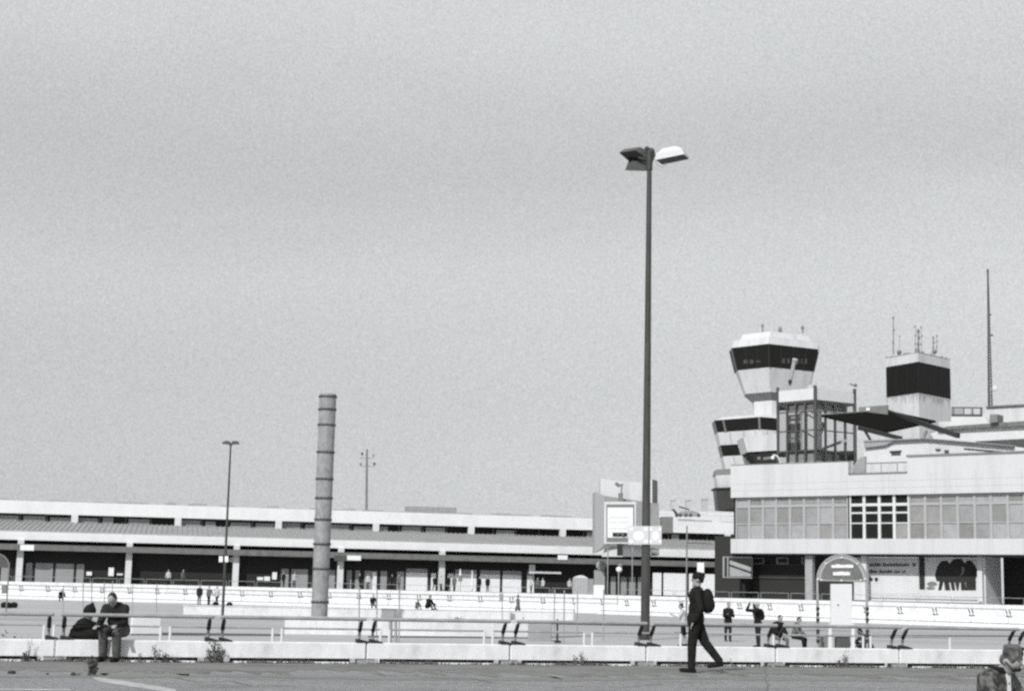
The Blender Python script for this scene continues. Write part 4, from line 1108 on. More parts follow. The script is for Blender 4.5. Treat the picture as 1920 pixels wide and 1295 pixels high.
# ------------------------------------------------------------------ floodlight mast (centre)
YL = 72.5
lb = G(1209.5, YL, LOTZ)
t = thing('floodlight_mast', 'tall dark steel mast with three large floodlights right of centre', 'street lamp', lb)
tz_ = z_at(296, lb.x, YL)
mm = MB(); mm.lathe([(.205, LOTZ), (.20, LOTZ + 3), (.165, LOTZ + 10), (.115, tz_ - 1.0), (.10, tz_)], (lb.x, lb.y), 20); part('pole', mm, STEELD, t)
mm = MB(); mm.lathe([(.3, LOTZ), (.3, LOTZ + .05), (.22, LOTZ + .06), (.21, LOTZ + .3)], (lb.x, lb.y), 16); part('base_plate', mm, DARKFOOT, t)
top = Vector((lb.x, YL, tz_))
s_ = YL / F_PX
def FL(px_, py_, dy=0): return P(px_, py_, YL + dy)
def lamp_head(c4, dome, m_top, lab):      # c4: the four corners of the glass face, dome: vector to housing back
    c = sum(c4, Vector()) / 4
    mm = MB(); r0 = c4; r1 = [c + (v - c) * .92 + dome * .55 for v in c4]; r2 = [c + (v - c) * .45 + dome for v in c4]
    mm.rings([r0, r1, r2]); h = part('lamp_head', mm, m_top, t, label=lab)
    mm = MB(); gl = [c + (v - c) * .93 - dome * .04 for v in c4]; mm.rings([gl, [v - dome.normalized() * .02 for v in gl]]); part('lens', mm, DARKFOOT, h)
lamp_head([FL(1161, 286, -.6), FL(1192, 281.5, -.2), FL(1224, 304, .6), FL(1178, 301, .3)], Vector((.3, .1, .34)), mat('grey_housing', .20, .6, 3, .3, grime=.3), 'grey topped floodlight head pointing left')
lamp_head([FL(1229, 300, -.7), FL(1283, 289, -.5), FL(1293, 297, .5), FL(1240, 308, .4)], Vector((-.12, 0, .52)), WHITE, 'white topped floodlight head pointing right')
lamp_head([FL(1172, 319, -.5), FL(1178, 303, .3), FL(1222, 303, .9), FL(1212, 320.5, 0)], Vector((.05, .15, .35)), mat('dark_housing', .09, .6, 3, .3), 'dark rear floodlight head, lowest of three')
mm = MB(); mm.tube(top - Vector((0, 0, .6)), top + Vector((0, 0, .35)), .15, n=12); mm.tube(FL(1207, 295), FL(1232, 290), .09, n=8); mm.tube(FL(1214, 300), FL(1196, 296), .08, n=8); mm.ball(FL(1221, 284), .17, n=8, m=6); mm.ball(FL(1237, 288, -.2), .14, n=8, m=6); mm.ball(FL(1213, 279), .12, n=8, m=6); part('yoke', mm, STEELD, t)
mm = MB(); mm.path([FL(1229, 303, -1), FL(1233, 310, -1), FL(1240, 313.5, -1), FL(1246, 312, -1), FL(1249, 307, -1)], .018, 5); part('cable', mm, GALV, t)
# sign on mast
def flat_sign(name, lab, cat, x0, x1, y0, y1, Y, m_, th=.04, rim=None, loc=None):
    t = thing(name, lab, cat, P((x0 + x1) / 2, y1, Y))
    mm = MB(); mm.prism([P(x0, y1, Y), P(x1, y1, Y), P(x1, y0, Y), P(x0, y0, Y)], (0, th, 0)); part('plate', mm, m_, t)
    return t
YP = YL - .27
t = thing('mast_sign', 'pair of pale square sign plates with white round emblems fixed to the floodlight mast', 'sign', P(1209, 1020, YP))
SG = mat('sign_grey', .6, .6, 8, .12)
for x0, x1 in ((1178, 1216.5), (1217.5, 1240.5)):
    mm = MB(); mm.prism([P(x0, 1020, YP), P(x1, 1020, YP), P(x1, 985.5, YP), P(x0, 985.5, YP)], (0, .04, 0)); pl = part('plate', mm, SG, t)
    mm = MB(); w_ = x1 - x0; cx_, cy_ = (x0 + x1) / 2, 1003
    def disc(cx, cy, rx, ry, k=.006):
        mm.prism([P(cx + rx * math.cos(2 * math.pi * i / 16), cy + ry * math.sin(2 * math.pi * i / 16), YP - .002) for i in range(16)], (0, -k, 0))
    disc(cx_, cy_ + 1, w_ * .27, 9)
    mm2_ = None
    for dx in (-.36, .36):
        for dy in (-11.5, 11.5): disc(cx_ + dx * w_, cy_ + dy, w_ * .11, 3.4, .008)
    part('emblem', mm, PANELW, pl)
mm = MB(); mm.tube(P(1205, 990, YL - .12), P(1215, 990, YL - .12), .03, n=6); part('clamp', mm, DARKFOOT, t)
# left lamp post
YA = 95
lb = G(417, YA, LOTZ)
t = thing('street_lamp', 'thin dark street lamp with a small flat twin head at left', 'street lamp', lb)
zt2 = z_at(832, lb.x, YA)
mm = MB(); mm.lathe([(.085, LOTZ), (.08, 2), (.05, zt2)], (lb.x, lb.y), 12); part('pole', mm, STEELD, t)
hd = Vector((lb.x, YA, zt2))
for sx in (-1, 1):
    mm = MB(); mm.prism([hd + Vector((sx * .06, -.14, -.03)), hd + Vector((sx * .48, -.12, .0)), hd + Vector((sx * .48, .12, .0)), hd + Vector((sx * .06, .14, -.03))], (0, 0, .13)); mm.prism([hd + Vector((sx * .08, -.1, .101)), hd + Vector((sx * .36, -.08, .131)), hd + Vector((sx * .36, .08, .131)), hd + Vector((sx * .08, .1, .101))], (0, 0, .06)); part('lamp_head', mm, DKGREY, t)
mm = MB(); mm.tube(hd - Vector((0, 0, .15)), hd + Vector((0, 0, .06)), .07, n=10); part('collar', mm, DKGREY, t)
t = thing('lamp_sign', 'two small white plates fixed to the thin left street lamp', 'sign', P(419, 1053, YA - .1))
for x0, x1 in ((410.5, 417.5), (421.5, 428)):
    mm = MB(); mm.prism([P(x0, 1053, YA - .12), P(x1, 1053, YA - .12), P(x1, 1042, YA - .12), P(x0, 1042, YA - .12)], (0, .03, 0)); part('plate', mm, PANELW, t)
mm = MB(); mm.tube(P(411, 1048, YA - .06), P(428, 1048, YA - .06), .02, n=5); part('clamp', mm, DKGREY, t)
# thin pole at px 1287
pb_ = G(1287, 125, LOTZ)
mm = MB(); mm.tube(pb_, P(1288, 985, 125), .075, .06, n=8)
t = thing('thin_post', 'thin grey post with white plate near the bright shopfront panels', 'post', pb_)
part('pole', mm, MIDGREY, t)
mm = MB(); mm.prism([P(1307.5, 1083, 124), P(1320, 1083, 124), P(1320, 1054, 124), P(1307.5, 1054, 124)], (0, .15, 0))
part_w = solo('white_pylon', mm, PANELW, 'upright white sign pylon behind the walking man', 'sign', loc=P(1313, 1083, 124))
mm = MB(); mm.tube(P(1313, 1083, 124.1), G(1313, 124.1, LOTZ), .06, n=6); part('post', mm, GALV, part_w)
# arched sign
YArc = 56
bl, br_ = G(1533.5, YArc, LOTZ), G(1626.5, YArc, LOTZ)
t = thing('arched_sign', 'round arched frame with grey sign board and a white panel between its two posts', 'sign', (bl + br_) / 2)
W_ = (br_.x - bl.x); cxs = (br_.x + bl.x) / 2
zc = z_at(1087, cxs, YArc); ztop = z_at(1040, cxs, YArc)
ra = W_ / 2
def arcp(a_, k=1.0, y=0): return Vector((cxs - ra * k * math.cos(a_), YArc + y, zc + (ztop - zc) * k * math.sin(a_)))
n = 22
mm = MB(); mm.path([arcp(math.pi * i / n) for i in range(n + 1)], .035, 6); part('arch_tube', mm, GALV, t)
for xx in (bl.x, br_.x):
    mm = MB(); mm.tube((xx, YArc, LOTZ), (xx, YArc, zc), .045, n=8); po = part('post', mm, GALV, t)
    mm = MB()
    for y in (1140, 1150, 1161, 1182, 1190, 1200): z = z_at(y, xx, YArc); mm.tube((xx, YArc - .05, z - .06), (xx, YArc - .05, z + .05), .06, n=8)
    part('clamp', mm, DARKFOOT, po)
mm = MB(); inner = [arcp(math.pi * i / n, .965) for i in range(n + 1)]
mm.prism(inner, (0, .03, 0)); board = part('sign_board', mm, mat('arch_board_grey', .17, .5, 9, .12, grime=.35, gscale=2), t)
mm = MB(); o_ = [arcp(math.pi * i / n, .96, -.014) for i in range(n + 1)]; i_ = [arcp(math.pi * i / n, .86, -.014) for i in range(n + 1)]
for k in range(n):
    mm.add([o_[k], o_[k + 1], i_[k + 1], i_[k]], [(0, 1, 2, 3)])
part('rim_band', mm, MULL, board)
mm = MB()
for (x0, x1, y0, y1, n_, sd_) in ((1559, 1596, 1057, 1064, 9, 2), (1562, 1594, 1070.5, 1078, 8, 6)):
    r_ = random.Random(sd_); x = x0
    while x < x1:
        w_ = (x1 - x0) / n_
        yt = y0 + r_.uniform(0, 1.6)
        mm.prism([P(x, y1, YArc - .03), P(x + w_ * .93, y1, YArc - .03), P(x + w_ * .93, yt, YArc - .03), P(x, yt, YArc - .03)], (0, .008, 0)); x += w_
part('lettering', mm, PANELW, board)
mm = MB()
for x_, y_ in ((1533.5, 1085), (1541, 1086.5), (1578, 1087.5), (1614, 1087), (1622.5, 1085), (1578, 1045), (1548, 1056), (1608, 1056)):
    mm.ball(P(x_, y_, YArc - .05), .035, n=8, m=6)
part('bolt', mm, PANELW, board)
mm = MB(); mm.tube((bl.x, YArc, zc - .02), (br_.x, YArc, zc - .02), .03, n=6); part('crossbar', mm, GALV, t)
mm = MB(); mm.prism([P(1558, 1172, YArc - .03), P(1597.5, 1172, YArc - .03), P(1597.5, 1094, YArc - .03), P(1558, 1094, YArc - .03)], (0, .12, 0)); pw = part('white_panel', mm, WHITE, t)
mm = MB(); mm.ball(P(1571.5, 1133, YArc - .05), .03, n=8, m=6); part('lock', mm, MIDGREY, pw)
for x0, x1 in ((1553, 1560), (1596, 1603)):
    mm = MB(); mm.prism([P(x0, 1225, YArc - .02), P(x1, 1225, YArc - .02), P(x1 - 1, 1168, YArc - .02), P(x0 + 1, 1168, YArc - .02)], (0, .09, 0)); part('leg', mm, WHITE, t)
mm = MB(); mm.prism([P(1535, 1225, YArc + .5), P(1557, 1225, YArc + .5), P(1557, 1192, YArc + .5), P(1535, 1192, YArc + .5)], (0, .3, 0)); solo('grey_cabinet', mm, MIDGREY, 'grey box cabinet under the left side of the arched sign', 'cabinet', 'cabinets under the arched sign', loc=G(1546, YArc + .6, LOTZ))
mm = MB(); mm.prism([P(1568, 1225, YArc + .5), P(1594, 1225, YArc + .5), P(1594, 1192, YArc + .5), P(1568, 1192, YArc + .5)], (0, .3, 0)); solo('grey_cabinet', mm, DKGREY, 'dark box cabinet between the legs of the arched sign', 'cabinet', 'cabinets under the arched sign', loc=G(1581, YArc + .6, LOTZ))
# far small arch at the left edge
mm = MB(); cc = P(-8, 1060, 90)
mm.path([Vector((cc.x + .75 * math.cos(a_ * math.pi / 12), 90, cc.z - .1 + .75 * math.sin(a_ * math.pi / 12))) for a_ in range(13)], .05, 6)
for sx in (-.75, .75): mm.tube((cc.x + sx, 90, LOTZ), (cc.x + sx, 90, cc.z - .1), .04, n=6)
t = thing('arched_sign', 'round arched sign frame cut off by the left edge of the photo', 'sign', (cc.x, 90, LOTZ))
part('frame', mm, MIDGREY, t)
mm = MB(); mm.prism([Vector((cc.x + .68 * math.cos(a_ * math.pi / 12), 90.01, cc.z - .1 + .68 * math.sin(a_ * math.pi / 12))) for a_ in range(13)], (0, .03, 0)); part('sign_board', mm, DKGREY, t)
mm = MB(); mm.prism([P(3, 1112, 90), P(12, 1112, 90), P(12, 1096, 90), P(3, 1096, 90)], (0, .3, 0)); part('meter_box', mm, MIDGREY, t)
# portable toilet + white box, white delivery box
YB = 172
t = thing('portable_toilet', 'pale portable toilet cabin with curved roof under the terminal arcade', 'toilet cabin', G(1093, YB, DECKZ))
A, B = G(1074.5, YB, DECKZ), G(1112.5, YB, DECKZ)
zt3 = z_at(1083, A.x, YB)
mm = MB(); mm.box(A.x, B.x - .55, YB, YB + 2, DECKZ - .5, zt3); part('wall', mm, mat('cabin_grey', .42, .7, 3, .15), t)
mm = MB(); w_ = B.x - .55 - A.x
mm.prism([Vector((A.x + w_ * k / 8, YB - .05, zt3 + .002 + .32 * math.sin(math.pi * k / 8))) for k in range(9)], (0, 2.1, 0)); part('roof', mm, WHITE, t)
mm = MB()
for k in range(5): mm.box(A.x + .15 + k * w_ / 5, A.x + .18 + k * w_ / 5, YB - .02, YB - .001, DECKZ, zt3 - .1)
part('rib', mm, MIDGREY, t)
mm = MB(); mm.box(B.x - .54, B.x, YB + .1, YB + 1.9, DECKZ - .5, zt3 - .05); part('side_cabin', mm, SHUT, t)
mm = MB(); A, B = G(1113.5, 168, DECKZ), G(1133, 168, DECKZ); mm.bevbox(A.x, B.x, 168, 169.2, DECKZ - .4, z_at(1096, A.x, 168), .04); solo('white_container', mm, PANELW, 'white upright container right of the portable toilet', 'container', loc=G(1123, 168.6, DECKZ - .4))
mm = MB(); A, B = G(1114, 185, DECKZ), G(1134, 185, DECKZ)
mm.box(A.x, B.x, 185, 186, DECKZ, z_at(1068, A.x, 185)); mm.ball(P(1127, 1060, 185), .6, .4, .55, n=10, m=8); solo('wrapped_kiosk', mm, SHUT, 'grey wrapped kiosk column behind the white container', 'kiosk', loc=G(1124, 185.5, DECKZ))
# small things around the arcade front
for px_, y0, y1, w_, M_, nm, lab, ct_ in (
        (863, 1066, 1079, 2, PANELW, 'folded_parasol', 'left folded white parasol in front of the bright panels', 'parasol'),
        (885.5, 1069, 1100, 2.4, PANELW, 'folded_parasol', 'right folded white parasol in front of the bright panels', 'parasol'),):
    Yk = 188; b_ = G(px_, Yk, DECKZ); t = thing(nm, lab, ct_, b_, 0, 'folded parasols by the panels')
    mm = MB(); mm.tube(b_, P(px_, y0 + 4, Yk), .04, n=6); part('pole', mm, GALV, t)
    mm = MB(); mm.tube(P(px_, y1 + 2, Yk), P(px_, y0, Yk), .16, .05, n=10); part('canopy', mm, M_, t)
    if px_ == 863:
        mm = MB(); mm.tube(P(px_, 1089, Yk), P(px_, 1078, Yk), .26, .18, n=10); part('sleeve', mm, MIDGREY, t)
Yk = 186; t = thing('traffic_lamp', 'small white lamp head on a thin post beside the stair block', 'street lamp', G(1159, Yk - 20, DECKZ))
b_ = G(1160, Yk - 20, DECKZ); mm = MB(); mm.tube(b_, P(1160, 1072, Yk - 20), .07, n=6); part('pole', mm, GALV, t)
mm = MB(); mm.ball(P(1161, 1067, Yk - 20), .32, .25, .3, n=10, m=8); part('lamp_head', mm, PANELW, t)
mm = MB(); mm.ball(P(1163, 1059, Yk - 20), .28, .2, .22, n=10, m=8); part('fitting', mm, MIDGREY, t)
# thin white posts standing in the lot (left) and a sign plate
for i, (px_, y0, Y_) in enumerate(((155, 1095, 75), (171, 1093, 80), (195, 1092, 88), (210, 1090, 92), (118, 1098, 78), (293, 1095, 88), (248, 1097, 95), (673, 1102, 62), (706, 1104, 70), (748, 1106, 58), (1039, 1106, 72), (1057, 1108, 66), (1082, 1108, 76), (1131, 1106, 70))):
    b_ = G(px_, Y_, LOTZ); mm = MB(); mm.tube(b_, P(px_ + 1, y0, Y_), .028, n=6); mm.ball(P(px_ + 1, y0, Y_), .04, n=6, m=4)
    solo('marker_pole', mm, GALV, ['thin pale pole just left of the hooded person', 'thin pale pole right of the hooded person', 'thin pale pole touching the seated man on his left', 'thin pale pole rising behind the seated man', 'leftmost thin pale pole in the lot', 'rightmost thin pale pole right of the seated man', 'thin pale pole right beside the seated man', 'thin pale pole left of the dark figure by the switch box', 'thin pale pole above the grey switch box, left one', 'thin pale pole right of the grey switch box', 'leftmost of four thin pale poles left of the floodlight mast', 'second of four thin pale poles left of the floodlight mast', 'third of four thin pale poles left of the floodlight mast', 'thin pale pole nearest to the billboard post'][i], 'pole', 'thin pale poles in the lot', loc=b_)
t = thing('lot_sign', 'small grey sign plate on a thin pole left of the walking person in the lot', 'sign', G(942, 110, LOTZ))
b_ = G(942, 110, LOTZ); mm = MB(); mm.tube(b_, P(941, 1112, 110), .035, n=6); part('pole', mm, GALV, t)
mm = MB(); mm.prism([P(936, 1127, 110), P(944, 1127, 110), P(944, 1112, 110), P(936, 1112, 110)], (0, .03, 0)); part('plate', mm, SHUT, t)
mm = MB(); b_ = G(726, 85, LOTZ); mm.box(b_.x - .33, b_.x + .36, 85, 85.6, LOTZ, z_at(1141.5, b_.x, 85)); mm.box(b_.x - .37, b_.x + .4, 84.96, 85.64, z_at(1141.5, b_.x, 85), z_at(1141.5, b_.x, 85) + .04)
solo('grey_cabinet', mm, mat('switch_box', .3, .7, 3, .15), 'grey switch box standing behind the middle white wall', 'cabinet', loc=b_)
for x_, lab in ((1032, 'left grey equipment box beyond the guard rail'), (1015, 'wide')):
    pass
mm = MB(); A = G(990, 68, LOTZ); B = G(1034, 68, LOTZ); mm.bevbox(A.x, B.x, 68, 69, LOTZ, z_at(1168, A.x, 68), .03); solo('grey_container', mm, SHUT, 'low grey container right of the middle white wall', 'container', loc=G(1012, 68.5, LOTZ))
mm = MB(); A = G(1045, 66, LOTZ); mm.tube(A, P(1045, 1160, 66), .04, n=6); mm.box(A.x - .12, A.x + .15, 65.9, 66.1, LOTZ, LOTZ + .1); solo('short_post', mm, DARKFOOT, 'short dark post right of the low grey container', 'post', loc=A)
mm = MB(); A = G(1017, 66, LOTZ); 
for x_ in (732, 742): 
    A = G(x_, 62, LOTZ); mm = MB(); mm.tube(A, P(x_, 1163, 62), .06, n=6); solo('short_post', mm, SHUT, ('left' if x_ == 732 else 'right') + ' of two short grey posts beyond the near rail, left of centre', 'post', 'short grey posts in the lot', loc=A)
# debris on the road
for x_, y_, w_, h_, lab in ((22, 1262, 16, 5, 'flat dark stone at the far left of the road'), (89, 1264, 6, 3, 'tiny dark stone on the road below the railing feet'), (137, 1266, 9, 6, 'dark lumpy stone on the road left of the bucket')):
    q = on_ground(x_, y_, 0); k = q.y / F_PX; mm = MB(); r_ = random.Random(x_)
    mm.ball((q.x, q.y, h_ * k * .35), w_ * k * .5, w_ * k * .5, h_ * k * .75, n=9, m=6)
    for v in mm.v: v += Vector((r_.uniform(-1, 1), r_.uniform(-1, 1), r_.uniform(-.5, .5))) * w_ * k * .06
    solo('stone', mm, DARKFOOT, lab, 'stone', 'dark stones on the road', loc=(q.x, q.y, 0))
#@@PLANTS
# ------------------------------------------------------------------ weeds
def weed(name, lab, base, h, wd, n, m_leaf=LEAF, group='weeds along the barrier foot', leafs=.045, seed=1, upright=.5):
    r_ = random.Random(seed)
    t = thing(name, lab, 'weed', base, 0, group)
    st_ = MB(); lf = MB()
    for i in range(n):
        a_ = r_.uniform(0, 2 * math.pi); rr = wd * r_.uniform(.1, 1) ; hh = h * r_.uniform(.45, 1)
        p0 = base + Vector((r_.uniform(-1, 1), r_.uniform(-.4, .4), 0)) * wd * .25
        p2 = base + Vector((rr * math.cos(a_), rr * math.sin(a_) * .5, hh)); p1 = (p0 + p2) / 2 + Vector((0, 0, hh * .15 * upright))
        st_.tube(p0, p1, .006, .005, n=4, cap=False); st_.tube(p1, p2, .005, .003, n=4, cap=False)
        for j in range(9):
            f_ = r_.uniform(.1, 1); q = p0.lerp(p1, f_ * 2) if f_ < .5 else p1.lerp(p2, f_ * 2 - 1)
            q = q + Vector((r_.gauss(0, .02), r_.gauss(0, .02), r_.gauss(0, .02)))
            u_ = Vector((r_.gauss(0, 1), r_.gauss(0, 1), r_.gauss(0, .8))).normalized() * leafs * r_.uniform(.5, 1.2)
            v_ = u_.cross(Vector((r_.gauss(0, 1), r_.gauss(0, 1), r_.gauss(0, 1)))).normalized() * leafs * .35
            lf.add([q, q + u_ * .5 + v_, q + u_, q + u_ * .5 - v_], [(0, 1, 2, 3)])
    part('stem', st_, DRY, t); part('foliage', lf, m_leaf, t)
def wb(px_, d=-.12, z=0): return FW.p(FW.s(px_, 0, d), d, z)
weed('weed_clump', 'tallest bushy dark weed at the barrier joint right of the seated man', wb(407), .40, .19, 26, seed=3)
weed('weed_clump', 'thin pale weed just left of the barrier joint by the bushy weed', wb(393), .26, .09, 9, seed=5)
weed('weed_clump', 'small dark tuft at the far left barrier panel', wb(47), .20, .09, 12, seed=6)
weed('weed_clump', 'tall sparse dry stalk against the far left barrier panel', wb(52), .42, .12, 5, DRY, seed=8, leafs=.03)
weed('weed_clump', 'tall sparse weed against the white panel right of the seated man', wb(290), .36, .07, 6, seed=9)
weed('weed_clump', 'small sparse weed nearest to the right side of the seated man', wb(262), .2, .05, 5, seed=10, leafs=.03)
weed('weed_clump', 'low dark weed tuft third right of the seated man', wb(309), .17, .08, 10, seed=11)
weed('weed_clump', 'low ragged tuft between the seated man and the bushy weed', wb(328), .12, .12, 10, seed=12)
weed('weed_clump', 'leaning dry weed against the panel in the middle of the barrier', wb(1090), .36, .05, 6, DRY, seed=13)
weed('weed_clump', 'leaning dry weed left of the walking man', wb(1078), .2, .05, 5, DRY, seed=14)
weed('weed_clump', 'thin weed climbing the panel below the arched sign', wb(1585), .44, .06, 7, DRY, seed=15)
weed('weed_clump', 'small weed at the lower corner of the panel below the arched sign', wb(1574), .2, .05, 6, seed=16)
weed('weed_clump', 'tiny sprout on the panel right of the walking man', wb(1372), .15, .04, 4, DRY, seed=17, leafs=.03)
weed('weed_clump', 'dense dark clump growing alone on the road in front of the seated man', on_ground(173, 1266, 0), .27, .10, 60, seed=41, leafs=.04)
# ground weeds
lf = MB(); r_ = random.Random(21)
for i in range(3400):
    s_ = r_.uniform(-3, 21); c_ = .5 + .5 * math.sin(s_ * 2.1 + math.sin(s_ * 5.3))
    if r_.random() > .25 + .75 * c_: continue
    d_ = -.055 - abs(r_.gauss(0, .07)); q = FW.p(s_, d_, .003)
    u_ = Vector((r_.gauss(0, .6), r_.gauss(0, .3), 1)).normalized() * r_.uniform(.015, .055) * (1 + c_); v_ = Vector((r_.uniform(.006, .02), 0, 0))
    lf.add([q - v_, q + v_, q + u_], [(0, 1, 2)])
me = lf.mesh('gutter_moss'); me.materials.append(LEAF); o = bpy.data.objects.new('gutter_moss', me); COL.objects.link(o); o['kind'] = 'stuff'; o['label'] = 'low moss and grass fringe along the barrier foot'; o['category'] = 'grass'
# shrub beyond the rail at left, and small bushes in the lot
def lot_weed(px_, Y_, h, wd, n, lab, seed, m_=LEAF): weed('dry_shrub', lab, G(px_, Y_, LOTZ), h, wd, n, m_, 'dry shrubs in the lot', .09, seed)
lot_weed(30, 37, .95, .35, 10, 'leggy dry shrub behind the far left railing, left half', 31)
lot_weed(56, 37, .9, .35, 10, 'leggy dry shrub behind the far left railing, right half', 32)
lot_weed(864, 92, .55, .35, 22, 'dusty bush behind the middle white wall left of the sign plate', 33)
lot_weed(884, 92, .35, .2, 14, 'smaller dusty bush right beside the dusty bush behind the wall', 34)

#@@PEOPLE
# ------------------------------------------------------------------ people
def remeshed(mb, name, vox, smooth=2):
    me = mb.mesh(name + '_raw'); o = bpy.data.objects.new('tmp', me); COL.objects.link(o)
    md = o.modifiers.new('r', 'REMESH'); md.mode = 'VOXEL'; md.voxel_size = vox; md.use_smooth_shade = True
    if smooth:
        m2 = o.modifiers.new('s', 'SMOOTH'); m2.factor = .5; m2.iterations = smooth
    dg = bpy.context.evaluated_depsgraph_get(); dg.update()
    out = bpy.data.meshes.new_from_object(o.evaluated_get(dg)); out.name = name
    bpy.data.objects.remove(o); bpy.data.meshes.remove(me)
    return out
def cap(mb, a, b, r0, r1=None, n=10):
    r1 = r0 if r1 is None else r1
    mb.tube(a, b, r0, r1, n=n); mb.ball(a, r0, n=n, m=6); mb.ball(b, r1, n=n, m=6)
def dirv(a_, yaw=0):      # angle from straight down, forward positive (facing +X)
    v = Vector((math.sin(R(a_)), 0, -math.cos(R(a_)))); v.rotate(Matrix.Rotation(R(yaw), 3, 'Z')); return v
def skeleton(p):
    J = {}
    hipz = p.get('hip', .93); ln = p.get('lean', 3)
    J['pel'] = Vector((0, 0, hipz)); up = Vector((math.sin(R(ln)), 0, math.cos(R(ln)))); J['up'] = up
    J['waist'] = J['pel'] + up * .17; J['chest'] = J['pel'] + up * .36; J['neck'] = J['pel'] + up * .51
    hl = ln * .6 + p.get('head', 0); hu = Vector((math.sin(R(hl)), 0, math.cos(R(hl))))
    J['head'] = J['neck'] + hu * .17; J['hu'] = hu
    J['hf'] = Vector((math.cos(R(hl)), 0, -math.sin(R(hl))))
    for s, sg in (('L', 1), ('R', -1)):
        J['sh' + s] = J['neck'] + up * -.06 + Vector((0, sg * .185, 0)) + Vector((p.get('shf', 0), 0, 0))
        th, sn, sp = p['th' + s], p['sn' + s], p.get('splay', 4)
        J['hp' + s] = J['pel'] + Vector((0, sg * .09, -.02))
        J['kn' + s] = J['hp' + s] + dirv(th, sg * sp) * .44
        J['an' + s] = J['kn' + s] + dirv(sn, sg * sp) * .42
        ft = p.get('ft' + s, 0)
        J['to' + s] = J['an' + s] + Vector((math.cos(R(ft)) * .19, 0, math.sin(R(ft)) * .19 - .05)); J['he' + s] = J['an' + s] + Vector((-.05, 0, -.06))
        ua, fa = p.get('ua' + s, 5), p.get('fa' + s, 15)
        J['el' + s] = J['sh' + s] + dirv(ua, 0) * .29 + Vector((0, sg * p.get('aout', .04), 0))
        J['wr' + s] = J['el' + s] + dirv(fa, 0) * .25 + Vector((0, -sg * p.get('ain', .02), 0))
        J['hd' + s] = dirv(p.get('ha' + s, fa), 0)
    return J
_cache = {}
